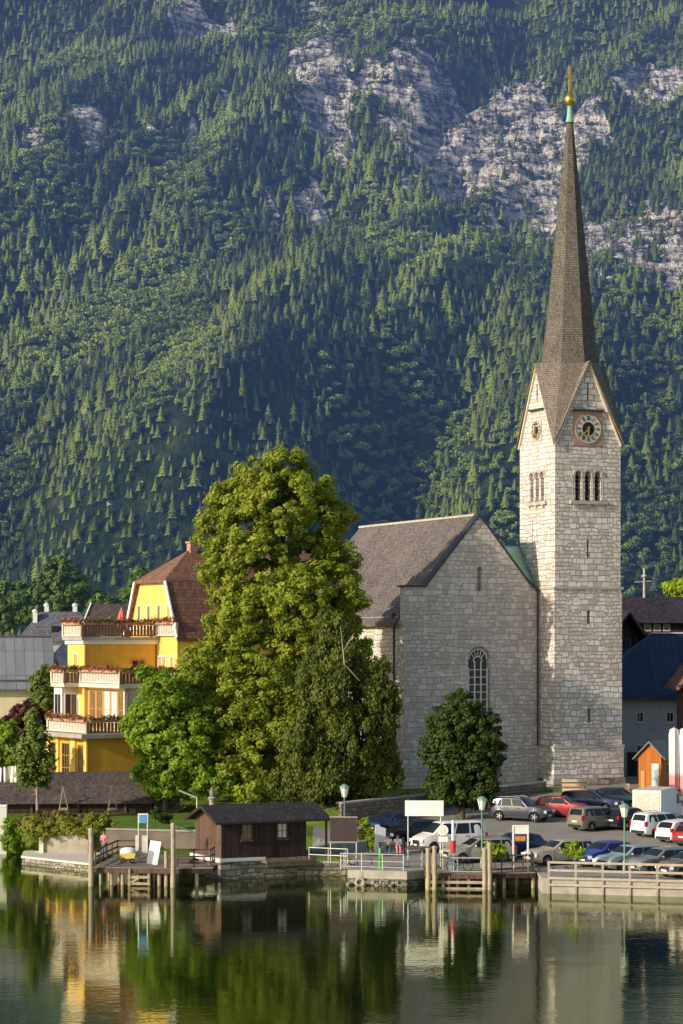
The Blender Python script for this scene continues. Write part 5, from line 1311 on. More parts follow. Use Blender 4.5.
# hedges
def hedge(name, label, box, n, seed, mat, size=.15, cat='hedge', lump=.25):
    x0, x1, y0, y1, z0, z1 = box; rnd = np.random.RandomState(seed)
    t = empty(name, ((x0 + x1) / 2, (y0 + y1) / 2, z0), 0, label, cat)
    L = []
    k = max(3, int((x1 - x0) / .7))
    for i in range(k):
        x = -(x1 - x0) / 2 + (x1 - x0) * (i + .5) / k; h = (z1 - z0) * rnd.uniform(.85, 1.15)
        L.append((x, rnd.uniform(-.1, .1), h * .5, (x1 - x0) / k * .75, (y1 - y0) * .5, h * .52))
    crown('foliage', t, L, n, 30, size, seed, mat, shell=.6, spread=lump)
    b = MB(); 
    for i in range(k): b.tube([(L[i][0], 0, -.1), (L[i][0] + .05, 0, L[i][2] * 1.2)], [.05, .02], 5)
    b.build('stem', M['bark'], t)
    return t
M['leaf_reed'] = leafy('reed green leaves', (.05, .12, .012), (.32, .46, .04), .5)
M['leaf_olive'] = leafy('dry olive hedge leaves', (.06, .085, .015), (.40, .42, .06), .45)
M['leaf_rust'] = leafy('rusty shrub leaves', (.08, .05, .015), (.28, .21, .06), .3)
hedge('reed_hedge', 'bright green hedge hanging down to the water at far left', (at(6, 0, 172).x, at(38, 0, 172).x, 170.6, 172.8, .1, 2.5), 420, 51, M['leaf_reed'], .11)
hedge('hedge', 'overgrown olive hedge on top of the pale garden wall', (at(30, 0, 169).x, at(92, 0, 169).x, 165.9, 168.8, 1.5, 2.75), 620, 53, M['leaf_olive'], .11)
hedge('hedge', 'rust brown shrub row behind the olive hedge', (at(22, 0, 171).x, at(88, 0, 171).x, 170.2, 171.4, 1.9, 2.9), 260, 55, M['leaf_rust'])
bush('shrub', 'olive brown shrub just behind the person on the left jetty', 'shrub', [(97, 822, 8, 8), (105, 820, 7, 8), (92, 826, 6, 6)], 165.5, 57, M['leaf_olive'], 60, 30, .13, .04, 832, spread=.25)
bush('shrub', 'low dark shrub on the lawn behind the blue sign', 'shrub', [(158, 815, 7, 4), (165, 816, 6, 4)], 168, 59, M['leaf_dark'], 40, 30, .12, .04, 820, spread=.25)
bush('potted_shrub', 'yellow green shrub beside the dark notice board', 'shrub', [(366, 834, 6, 7), (370, 840, 6, 7), (365, 826, 4, 6)], 158.5, 61, M['leaf_bright'], 60, 30, .12, .04, 852, spread=.22)
bush('potted_shrub', 'yellow green shrub at the middle of the right jetty', 'shrub', [(494, 848, 7, 6), (500, 852, 6, 7), (489, 853, 5, 6)], 149.5, 63, M['leaf_bright'], 60, 30, .12, .04, 866, spread=.22)
bush('potted_shrub', 'small yellow green shrub at the quay railing by the parked cars', 'shrub', [(573, 850, 6, 6), (578, 853, 5, 5), (568, 854, 5, 5)], 147.5, 65, M['leaf_bright'], 50, 30, .11, .04, 864, spread=.2)
bush('shrub', 'thin leafy shrub at the foot of the tan wall right of the yew', 'shrub', [(415, 797, 9, 5), (432, 795, 9, 5), (402, 800, 8, 6)], 181.5, 67, M['leaf_fresh'], 70, 30, .13, .05, 804, spread=.25)
# ------------------------------------------------------------------ brown boathouse
p = at(222, 858, 153.6); RB = R(27)
g = empty('boathouse', (p.x, p.y, 1.0), RB, 'dark brown boarded boathouse with low pitched roof on a stone base', 'boathouse'); O = (0, 0, -1.0)
b = MB(O); b.box(-.15, 7.6, -.12, 4.6, -1.2, 1.22); b.build('stone_base', M['quay'], g)
b = MB(O); b.box(-.2, 3.0, -.2, .3, 1.1, 1.3); b.box(-.25, -.05, -.15, 4.6, 1.05, 1.33); b.build('whitewashed_sill', M['white_wall'], g)
W_, Lh, e_, rz = 4.2, 6.0, 3.75, 4.4
b = MB(O); b.prism([(0, 1.25), (W_, 1.25), (W_, e_), (W_ / 2, rz), (0, e_)], lambda a, z: (0, a, z), lambda a, z: (Lh, a, z)); b.build('wall', [M['wood_dark']], g)
b = MB(O); b.prism([(.02, 1.27), (W_ - .02, 1.27), (W_ - .02, e_), (W_ / 2, rz - .05), (.02, e_)], lambda a, z: (-.05, a, z), lambda a, z: (-.004, a, z)); b.build('gable_boarding', M['wood_mid'], g)
b = MB(O)
for s, y0 in ((0, -.45), (1, W_ + .45)):
    zed = e_ - .24
    vs = [(-.55, y0, zed), (Lh + 1.7, y0, zed), (Lh + 1.7, W_ / 2, rz + .1), (-.55, W_ / 2, rz + .1)]
    b.add(vs + [(x, y, z + .12) for x, y, z in vs], [(0, 1, 2, 3), (7, 6, 5, 4), (0, 4, 5, 1), (1, 5, 6, 2), (2, 6, 7, 3), (3, 7, 4, 0)])
b.build('roof', M['shed_roof'], g)
for s, y0 in ((0, -.45), (1, W_ + .45)): b = MB(O); b.beam((-.58, y0, e_ - .2), (-.58, W_ / 2, rz + .13), .05, .2); b.build('barge_board', M['wood_dark'], g)
for y in (.1, W_ - .1): b = MB(O); b.box(Lh + 1.45, Lh + 1.57, y - .06, y + .06, .9, e_ - .15); b.build('porch_post', M['wood_mid'], g)
for x, m_ in ((1.75, M['glass_warm']), (4.25, M['curtain'])): window(g, (0, 0, 0), **FRONT, a=x, z=2.95, w=.68, h=.95, fm=M['wood_mid'], pm=m_, off=O, bars=(1, 1), sill=M['wood_mid'])
b = MB(O); b.box(2.55, 3.6, -.05, .0, 1.28, 3.4); b.build('door', M['wood_dark'], g)
b = MB(O); b.box(2.7, 6.2, -1.0, -.1, .95, 1.1); b.box(2.7, 6.2, -.98, -.88, .75, .95); b.build('step', M['pile_dark'], g)
b = MB(O); b.box(6.4, 7.4, -.4, .4, -.8, .75); b.build('boat_opening', M['black'], g)
# figure-like stone chimney behind the boathouse ridge
p = at(212, 800, 168); zb = H(p.x, p.y)
b = MB(); b.lathe([(.32, 0), (.3, .15), (.2, .3), (.19, .75), (.3, .85), (.3, .95), (.14, 1.05), (.2, 1.25), (.17, 1.45), (.05, 1.7)], n=12); o_ = b.build('stone_pillar', M['plinth'], None, 50); o_.location = (p.x, p.y, p.z - .8)
b = MB(); b.box(-.35, .35, -.35, .35, 0, p.z - .8 - zb + .02); o2 = b.build('plinth', M['plinth'], o_); o2.location = (0, 0, -(p.z - .8 - zb)); tag(o_, 'small dark turned stone pillar on the lawn behind the boathouse roof', 'pillar')
# ------------------------------------------------------------------ lamps, boards, signs
def street_lamp(label, px, py_top, d, zb=None):
    p = at(px, py_top, d); zb = H(p.x, p.y) if zb is None else zb; h = p.z - zb
    t = empty('street_lamp', (p.x, p.y, zb), 0, label, 'street lamp', 'green street lamps')
    b = MB(); b.lathe([(.12, 0), (.12, .5), (.07, .6), (.055, 1.2), (.05, h - .95), (.09, h - .9), (.06, h - .86)], n=10); b.build('pole', M['green_paint'], t, 50)
    b = MB(); b.lathe([(.15, h - .86), (.29, h - .25)], n=8); ln = b.build('lantern', M['lamp_glass'], t)
    b = MB(); b.lathe([(.36, h - .25), (.34, h - .2), (.18, h - .06), (.05, h - .02), (.04, h)], n=8); b.build('lantern_cap', M['green_paint'], t)
    b = MB()
    for i in range(4):
        g_ = math.pi * (2 * i + 1) / 4; b.tube([(.155 * math.cos(g_), .155 * math.sin(g_), h - .87), (.30 * math.cos(g_), .30 * math.sin(g_), h - .24)], .016, 4)
    b.build('lantern_frame', M['green_paint'], t)
    return t
street_lamp('green street lamp with milky lantern right of the boathouse', 344.5, 784, 158)
street_lamp('green street lamp rising between the white van and the silver off-roader', 482, 796, 151.0)
street_lamp('green street lamp in front of the white estate at right', 624.5, 803, 147.5)
def board(name, label, cat, px0, px1, py0, py1, d, zb, face, post, rz=0, frame=None, posts=(0.04, .96), th=.06):
    a, c = at(px0, py0, d), at(px1, py1, d); w = c.x - a.x; 
    t = empty(name, ((a.x + c.x) / 2, d, zb), rz, label, cat)
    b = MB(); b.box(-w / 2, w / 2, -th / 2, th / 2, c.z - zb, a.z - zb); f = b.build('panel', face, t)
    if frame:
        b = MB()
        for z in (c.z - zb, a.z - zb): b.box(-w / 2 - .03, w / 2 + .03, -th / 2 - .02, th / 2 + .02, z - .03, z + .03)
        b.build('panel_trim', frame, f)
    for q in posts:
        x = -w / 2 + w * q; b = MB(); b.tube([(x, .06, 0), (x, .06, a.z - zb - .05)], .045, 8); b.build('post', post, t)
    return t
board('sign_board', 'large blank white sign board on tall posts above the landing', 'sign', 405, 443.5, 800.5, 816, 151.6, .93, M['white'], M['galv'], R(-3), None, posts=(.08, .93))
board('notice_board', 'dark brown notice board beside the boathouse porch', 'notice board', 330, 357, 817, 842, 155.2, .9, plain('dark brown board', (.05, .03, .03), .6, .2), M['galv'], R(-4), M['rail'], posts=(.02, .98))
t = board('info_sign', 'small blue and white sign on two posts on the left jetty', 'sign', 138, 148, 813.5, 823, 153, 1.13, M['white'], M['galv'], 0, posts=(.05, .95))
b = MB(); b.box(-.25, .25, -.05, -.033, 4.0 - 1.13 - .6 + .55, 4.0 - 1.13 - .08 + .55); o_ = b.build('blue_field', plain('sign blue', (.10, .30, .60), .4, .1), t); o_.location = (0, 0, -.3)
b = MB(); b.box(-.38, .38, -.06, .06, 0, 1.35); o_ = b.build('notice_panel', M['white_wood'], t); o_.location = (-.12, .2, .35)
p = at(152, 852, 151.5); b = MB(); b.obox((0, .12, .73), (1, 0, 0), (0, .985, -.17), (0, .17, .985), .36, .03, .74); o_ = b.build('leaning_board', M['white'], None); o_.location = (p.x, 151.5, 1.14); o_.rotation_euler = (0, R(7), R(-15)); tag(o_, 'plain white board leaning on the left jetty below the blue sign', 'board')
t = empty('hand_cart', (at(128, 855, 152.5).x, 152.5, 1.13), 0, 'small yellow and white cart standing on the left jetty', 'cart')
b = MB(); b.prism([(-.42, .3), (.42, .3), (.5, .62), (-.5, .62)], lambda a, z: (a, -.3, z), lambda a, z: (a, .3, z)); b.build('body', plain('cart yellow', (.70, .50, .12), .5, .1), t)
b = MB(); b.lathe([(.5, .62), (.52, .7), (.44, .92), (.2, 1.0)], n=14); o_ = b.build('cover', M['white'], t, 50); o_.scale = (1, .65, 1)
for x in (-.3, .3): b = MB(); torus(b, (x, -.33, .17), .12, .045, n=14, m=6); b.build('wheel', M['tyre'], t, 60)
b = MB(); b.tube([(.45, 0, .6), (.85, 0, .95)], .025, 6); b.build('handle', M['trimblack'], t)
# slim white arm lamp over the lawn
p = at(197, 808, 166); zb = H(p.x, p.y); t = empty('arm_lamp', (p.x, p.y, zb), 0, 'slim grey lamp with long tilted arm on the lawn left of the boathouse', 'street lamp'); h = at(197, 798, 166).z - zb
b = MB(); b.tube([(0, 0, 0), (0, 0, h)], .05, 8); b.build('pole', M['galv'], t)
b = MB(); q = at(179, 790, 166); b.obox(((q.x - p.x) / 2, 0, h + .28), (.93, 0, -.37), (0, 1, 0), (.37, 0, .93), .68, .14, .05); b.build('lamp_arm', M['galv'], t)
# info stand with white frame at right jetty
t = empty('info_stand', (at(520.5, 860, 148.6).x, 148.6, .98), R(5), 'white framed info stand with small picture on the right jetty end', 'info stand'); h = at(520, 825, 148.6).z - .98
b = MB()
for x in (-.46, .46): b.box(x - .05, x + .05, -.05, .05, 0, h)
b.box(-.41, .41, -.045, .045, h - .1, h); b.build('frame', M['white'], t)
b = MB(); b.box(-.41, .41, -.02, .02, h - .55, h - .1); b.build('header_panel', M['white'], t)
b = MB(); b.box(-.41, .41, -.02, .02, h - 1.05, h - .58); b.build('picture_panel', plain('dark print', (.05, .06, .08), .5, .4, 6), t)
b = MB(); b.box(-.35, .3, -.03, -.021, h - .98, h - .7); b.build('orange_print', plain('orange print', (.55, .22, .06), .5, .5, 9), t)
# white round signs, red banded pole
t = empty('road_sign', (at(443, 860, 150.2).x, 150.2, .95), 0, 'pair of small white signs on a post in front of the white van', 'sign')
b = MB(); b.tube([(0, 0, 0), (0, 0, 2.75)], .035, 8); b.build('post', M['galv'], t)
for z, r in ((2.45, .33), ):
    b = MB(); b.prism([(r * math.cos(2 * math.pi * i / 24), r * math.sin(2 * math.pi * i / 24)) for i in range(24)], lambda a, c: (a, -.06, z + c), lambda a, c: (a, -.035, z + c)); s_ = b.build('round_sign', M['white'], t)
    b = MB(); 
    for x in (-.1, .1): b.box(x - .05, x + .05, -.068, -.061, z - .2, z + .2)
    b.build('sign_mark', M['cream'], s_)
b = MB(); b.box(-.3, .3, -.06, -.036, 1.72, 2.05); b.build('sign_plate', M['white'], t)
t = empty('marker_pole', (at(453, 862, 148.5).x, 148.5, .95), 0, 'white pole with red lower band on the right jetty', 'pole'); h = at(453, 821, 148.5).z - .95
b = MB(); b.lathe([(.09, .0), (.09, h), (.06, h + .05)], n=10); b.build('pole', M['white'], t)
b = MB(); b.lathe([(.17, h - 1.95), (.17, h - 1.2)], n=12); b.build('red_band', M['red'], t)
b = MB(); b.box(-.28, -.06, -.12, .12, 0, 1.25); b.build('box', M['galv'], t)
# leaning white board by shrub
p = at(381, 852, 158); b = MB(); b.prism([(-.45, 0), (.3, 0), (.2, 1.75), (-.55, 1.9)], lambda a, z: (a, .1 + z * .12, z), lambda a, z: (a, .15 + z * .12, z)); o_ = b.build('leaning_board', M['white'], None); o_.location = (p.x, 157, H(p.x, 157) + .04); o_.rotation_euler = (0, R(8), R(20)); tag(o_, 'white board leaning beside the yellow green shrub near seated people', 'board')
# timber rack, cream box, banners
p = at(575, 793, 193); t = empty('timber_bench', (p.x, p.y, H(p.x, p.y)), R(4), 'pale slatted timber bench at the foot of the church tower', 'bench')
for z in (.55, .95, 1.3): b = MB(); b.box(-1.05, 1.05, -.06, .06, z - .12, z + .1); b.build('slat', plain('fresh timber', (.75, .54, .30), .7, .15), t) if z == .55 else b.build('slat', bpy.data.materials['fresh timber'], t)
b = MB(); b.box(-1.0, 1.0, -.55, -.07, .45, .52); b.build('seat', bpy.data.materials['fresh timber'], t)
for x in (-.85, .85): b = MB(); b.box(x - .06, x + .06, .0 + .062, .16, 0, 1.45); b.build('leg', M['rail'], t)
p = at(624, 799, 190); b = MB(); b.box(-.36, .36, -.3, .3, 0, 1.25); b.box(-.4, .4, -.34, .34, 1.25, 1.35); b.box(-.2, .2, -.32, -.3, .5, 1.0); o_ = b.build('cream_cabinet', M['cream'], None); o_.location = (p.x, p.y, H(p.x, p.y)); tag(o_, 'cream upright cabinet between the dark cars and the white box truck', 'cabinet')
mpink = Mat('pink and white cloth'); cz_ = mpink.n('ShaderNodeSeparateXYZ', {0: mpink.coord()}).outputs[2]
mpink.done(mpink.mix(mpink.ramp(mpink.math('MULTIPLY', cz_, .2), [(.42, 0), (.5, 1)]), (.72, .30, .30), (.80, .70, .66)), .8)
M['pink'] = mpink.m
for px, lb in ((674, 'tall pink and white closed parasol right of the orange kiosk'), (684, 'pink and white closed parasol cut by the right picture edge')):
    p = at(px, 790, 188); zb = H(p.x, p.y); t = empty('closed_parasol', (p.x, p.y, zb), 0, lb, 'parasol'); h = at(px, 728, 188).z - zb
    b = MB(); b.tube([(0, 0, 0), (0, 0, h + .1)], .05, 8); b.build('pole', M['galv'], t)
    b = MB(); pr = [(.30, .12 * h), (.40, .2 * h), (.45, .9 * h), (.36, .98 * h), (.1, h)]; n = 12; V = []; F = []
    for rr, z in pr:
        for j in range(n): a_ = 2 * math.pi * j / n; q = rr * (1 if j % 2 else .78); V.append((q * math.cos(a_), q * math.sin(a_), z))
    for i in range(len(pr) - 1):
        for j in range(n): k = (j + 1) % n; F.append((i * n + j, i * n + k, i * n + n + k, i * n + n + j))
    F.append(tuple(range(n))); b.add(V, F); b.build('canopy', M['pink'], t, 40)
# ------------------------------------------------------------------ vehicles
def paint(name, col, metal=.35):
    m = Mat(name); c = m.coord(); d = m.noise(3, 4, c)
    return m.done(m.mix(m.ramp(d, [(.5, 0), (.8, .2)]), col, sc(col, .6)), .38, metal, spec=.35, **{'Coat Weight': .35, 'Coat Roughness': .05})
PT = {k: paint(k + ' paint', c, mt) for k, c, mt in [('silver', (.42, .42, .42), .3), ('white', (.74, .72, .68), 0), ('red', (.32, .02, .025), .1), ('darkblue', (.02, .035, .10), .3), ('blue', (.03, .06, .30), .3),
      ('black', (.015, .016, .02), .3), ('steel', (.022, .032, .048), .0), ('paleblue', (.32, .38, .40), .25), ('grey', (.22, .21, .20), .25), ('brown', (.16, .12, .10), .2), ('olive', (.20, .19, .13), .2), ('teal', (.03, .08, .10), .3), ('champagne', (.42, .37, .30), .25)]}
#            L     W    H    belt  clear hood: rear base, roof rear, roof front, screen base, hood front z
CARS = {'suv':    dict(L=4.55, W=1.9, H=1.72, belt=1.08, clr=.27, pts=[(-1, .78), (-.985, 1.05), (-.86, 1.66), (-.6, 1.72), (.05, 1.70), (.14, 1.66), (.40, 1.14), (.80, 1.05), (.95, .92), (1, .62)], rw=(-.975, -.88), ws=(.15, .40), rwz=.36),
        'estate': dict(L=4.65, W=1.8, H=1.52, belt=.96, clr=.18, pts=[(-1, .65), (-.985, .93), (-.84, 1.42), (-.6, 1.50), (.0, 1.52), (.12, 1.47), (.44, 1.03), (.80, .94), (.95, .82), (1, .55)], rw=(-.975, -.86), ws=(.13, .42), rwz=.32),
        'hatch':  dict(L=4.0, W=1.74, H=1.52, belt=.97, clr=.18, pts=[(-1, .62), (-.985, .93), (-.80, 1.40), (-.55, 1.50), (.02, 1.52), (.14, 1.47), (.48, 1.05), (.82, .95), (.95, .82), (1, .55)], rw=(-.97, -.82), ws=(.15, .46), rwz=.30),
        'mpv':    dict(L=4.4, W=1.82, H=1.66, belt=1.0, clr=.2, pts=[(-1, .68), (-.985, 1.0), (-.88, 1.58), (-.65, 1.66), (.05, 1.64), (.18, 1.58), (.58, 1.05), (.84, .92), (.96, .78), (1, .5)], rw=(-.978, -.90), ws=(.19, .58), rwz=.32),
        'van':    dict(L=4.9, W=1.92, H=1.95, belt=1.12, clr=.22, pts=[(-1, .75), (-.99, 1.12), (-.95, 1.82), (-.85, 1.93), (.2, 1.95), (.34, 1.88), (.66, 1.18), (.90, .98), (.97, .85), (1, .5)], rw=(-.988, -.955), ws=(.35, .66), rwz=.33)}
def car(kind, col, label, px, py, head, cat='car', group=None, d=None, roof_rails=False, plate=True):
    c = CARS[kind]; L, W_, Ht, belt, clr = c['L'], c['W'], c['H'], c['belt'], c['clr']; h = L / 2; wr = c['rwz']
    if d is None: q = on_ground(px, py)
    else: q = at(px, py, d); q.z = H(q.x, q.y)
    t = empty('parked_car' if cat == 'car' else cat.replace(' ', '_'), (q.x, q.y, q.z + .035), R(head), label, cat, group or 'vehicles parked in the car park')
    P = c['pts']; xs_ = np.array([p[0] * h for p in P]); zs_ = np.array([p[1] for p in P])
    top = lambda x: float(np.interp(x, xs_, zs_))
    roofz = Ht
    def wid(x): f = abs(x) / h; return W_ / 2 * (1 - .13 * max(0, (f - .62) / .38) ** 2.2)
    ax = (-.60 * h, .63 * h); ra = wr + .06
    def low(x):
        z = clr + .10 * max(0, (abs(x) / h - .85) / .15)
        for a in ax:
            if abs(x - a) < ra: z = max(z, wr + math.sqrt(max(0, ra * ra - (x - a) ** 2)))
        return z
    st = set(xs_.tolist() + np.linspace(-h, h, 17).tolist())
    for a in ax: st |= {a + ra * math.cos(math.pi * i / 10) for i in range(11)} | {a - ra - .01, a + ra + .01}
    st = sorted(s for s in st if -h <= s <= h)
    def half(x, z):     # half width of greenhouse at height z
        return wid(x) * (.965 - .20 * max(0, z - belt) / (roofz - belt))
    V = []; F = []; n = 15
    for x in st:
        tz = top(x); zl = low(x); w = wid(x); bz = min(belt, tz - .02); sh = min(max(.62 * bz + .12, zl + .02), bz - .005) if zl < bz else bz
        gz = max(bz, tz - .06)
        prof = [(0, min(zl, clr + .1) if zl < wr else clr + .35), (w * .80, zl), (w * .97, zl), (w, max(zl + .01, min(sh, .5))), (w * .995, sh), (w * .965, bz), (half(x, gz), gz), (half(x, gz) * .86, tz)]
        ring = prof + [(0, tz + .025 if tz > belt + .1 else tz + .015)]
        V += [(x, y, z) for y, z in ring] + [(x, -y, z) for y, z in reversed(ring[1:-1])]
    m = 16
    for i in range(len(st) - 1):
        for j in range(m): F.append((i * m + j, i * m + (j + 1) % m, (i + 1) * m + (j + 1) % m, (i + 1) * m + j))
    F.append(tuple(range(m))); F.append(tuple(range(len(V) - 1, len(V) - m - 1, -1)))
    b = MB(); b.add(V, F); b.build('body', PT[col], t, 32, uv=False)
    # glass
    e = .013
    ws0, ws1 = c['ws'][0] * h, c['ws'][1] * h; rw0, rw1 = c['rw'][0] * h, c['rw'][1] * h
    def strip(name, xa, xb, inset):
        b = MB(); V = []; F = []; rows_ = 5
        for i in range(rows_ + 1):
            x = xa + (xb - xa) * i / rows_; tz = top(x); hw = half(x, max(belt, tz - .06)) * inset
            s = (top(x + .02) - top(x - .02)) / .04; nx_, nz_ = -s / math.hypot(s, 1), 1 / math.hypot(s, 1)
            for y in (-1, -.84, 0, .84, 1): V.append((x + nx_ * e * 1.6, y * hw, tz + nz_ * e * 1.6 + .02 * (1 - abs(y)) - (.015 if abs(y) == 1 else 0)))
        for i in range(rows_):
            for j in range(4): F.append((i * 5 + j, i * 5 + j + 1, i * 5 + j + 6, i * 5 + j + 5))
        b.add(V, F); return b.build(name, M['carglass'], t, 60, uv=False)
    strip('windscreen', ws0 + .04, ws1 - .05, .84)
    strip('rear_window', rw0 + .03, rw1 - .0 + .02, .80)
    roof_a = [p for p in P if p[1] > Ht - .12]; xr0, xr1 = roof_a[0][0] * h, roof_a[-1][0] * h
    zt_, zb_ = Ht - .11, belt + .045
    xb0, xb1 = rw0 + .22, ws1 - .22; xt0, xt1 = xr0 + .10, xr1 + .02
    cuts_ = [0, .30, .63, 1.0] if kind in ('suv', 'estate', 'mpv', 'van') else [0, .42, 1.0]
    for s in (-1, 1):
        for a, b2 in zip(cuts_[:-1], cuts_[1:]):
            g0, g1 = a + .018, b2 - .018
            q4 = []
            for f, z in ((g0, 0), (g1, 0), (g1, 1), (g0, 1)):
                x = (xb0 + (xb1 - xb0) * f) if z == 0 else (xt0 + (xt1 - xt0) * f); zz = zb_ if z == 0 else zt_
                q4.append((x, s * (half(x, zz) + e), zz))
            b = MB(); b.add(q4, [(0, 1, 2, 3)]); b.build('side_window', M['carglass'], t, uv=False)
    for a in ax:
        for s in (-1, 1):
            b = MB(); y = s * (W_ / 2 - .12); V = []; F = []; N_ = 20
            pr = [(.62, -.10), (.94, -.10), (1, -.06), (1, .06), (.94, .10), (.62, .10)]
            for rr, yy in pr:
                for j in range(N_): g_ = 2 * math.pi * j / N_; V.append((a + wr * rr * math.cos(g_), y + yy, wr + wr * rr * math.sin(g_)))
            for i in range(len(pr)):
                for j in range(N_): k = (j + 1) % N_; i2 = (i + 1) % len(pr); F.append((i * N_ + j, i * N_ + k, i2 * N_ + k, i2 * N_ + j))
            b.add(V, F); wl = b.build('wheel', M['tyre'], t, 40, uv=False)
            b = MB(); yo = y + s * .07
            b.prism([(wr * .18 * math.cos(2 * math.pi * j / 12), wr * .18 * math.sin(2 * math.pi * j / 12)) for j in range(12)], lambda x, z: (a + x, yo - s * .03, wr + z), lambda x, z: (a + x, yo + s * .02, wr + z))
            for j in range(5):
                g_ = 2 * math.pi * j / 5; b.beam((a + wr * .1 * math.cos(g_), yo, wr + wr * .1 * math.sin(g_)), (a + wr * .62 * math.cos(g_), yo, wr + wr * .62 * math.sin(g_)), .03, .075)
            b.build('rim', M['rim'], wl, uv=False)
            b = MB(); b.prism([(wr * .63 * math.cos(2 * math.pi * j / 16), wr * .63 * math.sin(2 * math.pi * j / 16)) for j in range(16)], lambda x, z: (a + x, y - s * .05, wr + z), lambda x, z: (a + x, y - s * .02, wr + z)); b.build('brake_disc', M['trimblack'], wl, uv=False)
    # lamps, grille, bumpers, plates, mirrors
    zf = top(h * .93); we = wid(h) 
    for s in (-1, 1):
        b = MB(); b.obox((h * .955, s * we * .78, zf - .19), (math.cos(.55 * s), -math.sin(.55 * s) * 1, 0), (math.sin(.55 * s), math.cos(.55 * s), 0), (0, 0, 1), .10, .235, .10); b.build('headlight', M['headlamp'], t, 40, uv=False)
        b = MB(); zc = min(belt - .08, 1.0); hh = .16 if kind in ('hatch', 'estate') else .24
        b.obox((-h * .965, s * we * .94, zc), (1, 0, 0), (0, 1, 0), (0, 0, 1), .09, .075, hh * .75); b.build('tail_light', M['taillamp'], t, uv=False)
        xm = ws1 - .35; b = MB(); b.ball((xm, s * (W_ / 2 + .07), belt + .10), (.07, .11, .075), 8, 6); b.build('mirror', PT[col], t, 60, uv=False)
    for s in (-1, 1):      # door seams, handles, sill trim
        for x in ((ax[1] - ra - .12), (ax[1] + ax[0]) / 2 - .05, ax[0] + ra + .05):
            b = MB(); b.beam((x, s * (wid(x) * 1.0 + .001), clr + .12), (x, s * (wid(x) * .985), belt - .03), .012, .012); b.build('door_seam', M['trimblack'], t, uv=False)
        for x in ((ax[1] + ax[0]) / 2 + .08, ax[0] + ra + .16):
            b = MB(); b.box(x, x + .18, *sorted((s * wid(x) * .985, s * (wid(x) * .985 + .03))), belt - .14, belt - .10); b.build('door_handle', M['trimblack'], t, uv=False)
        b = MB(); b.box(ax[0] + ra + .04, ax[1] - ra - .04, *sorted((s * wid(0) * .93, s * (wid(0) + .012))), clr - .01, clr + .1); b.build('sill_trim', M['trimblack'], t, uv=False)
    b = MB(); b.box(h - .06, h + .012, -we * .55, we * .55, .42 if kind != 'suv' else .6, zf - .16); b.build('grille', M['trimblack'], t, uv=False)
    b = MB(); b.box(h - .05, h + .02, -we * .85, we * .85, clr + .06, clr + .17); b.build('bumper', M['trimblack'], t, uv=False)
    b = MB(); b.box(-h - .02, -h + .05, -we * .85, we * .85, clr + .08, clr + .26); b.build('bumper', M['trimblack'], t, uv=False)
    for s in (1, -1): b = MB(); b.box(*sorted((s * (h + .012), s * (h + .03))), -.26, .26, .40 if s > 0 else .62, .51 if s > 0 else .73); b.build('number_plate', M['white'], t, uv=False)
    if roof_rails:
        for s in (-1, 1):
            y = s * (half(0, Ht - .06) * .93); b = MB(); b.tube([(xr0 + .1, y, Ht - .03), (xr0 + .25, y, Ht + .045), (xr1 - .3, y, Ht + .05), (xr1 - .1, y, Ht - .02)], .018, 6); b.build('roof_rail', M['galv'], t, uv=False)
    return t
# back row
car('suv', 'steel', 'silver blue off-roader in the back row nearest the round tree', 521, 821, -28, roof_rails=True)
car('hatch', 'red', 'dark red hatchback in the back row beside the silver off-roader', 562, 817, -24)
car('estate', 'darkblue', 'dark blue estate in the back row behind the red hatchback', 590, 811, -24)
car('hatch', 'teal', 'dark teal car in the back row left of the cream cabinet', 619, 808, -20)
# middle row, seen from behind
car('mpv', 'olive', 'olive people carrier seen from behind in the middle row', 597, 830, 38)
car('hatch', 'black', 'black hatchback with red tail lights between olive carrier and white estate', 630, 829, 40)
car('mpv', 'white', 'long white estate with dark windows seen from behind at right', 661, 836, 36, roof_rails=True)
car('hatch', 'white', 'small white hatchback behind the near row, cut by right picture edge', 683, 842, 40)
car('hatch', 'red', 'bright red hatchback cut by the right picture edge', 700, 846, 44)
# near row along the railing
car('estate', 'champagne', 'grey brown estate at left end of the near row, behind the bright shrub', 560, 864, 207)
car('hatch', 'blue', 'deep blue hatchback in the near row right of the bright shrub', 605, 866, 218)
car('estate', 'paleblue', 'pale silver blue estate in the near row beside the blue hatchback', 630, 870, 214)
car('estate', 'grey', 'grey estate in the near row, second from the right edge', 661, 873, 213)
car('hatch', 'brown', 'brown hatchback in the near row cut by the right picture edge', 690, 877, 211)
car('hatch', 'darkblue', 'dark car half hidden behind the white framed info stand', 514, 857, 206)
# left group
car('van', 'white', 'pale minibus parked behind the white round signs', 449, 851, 204, 'minibus')
car('estate', 'champagne', 'silver beige estate parked in front of the pale minibus', 479, 862, 200, roof_rails=True)
car('hatch', 'darkblue', 'black blue car parked beside the leaning white board', 392, 834, 222)
car('estate', 'black', 'black car behind the two seated people', 412, 843, 216)
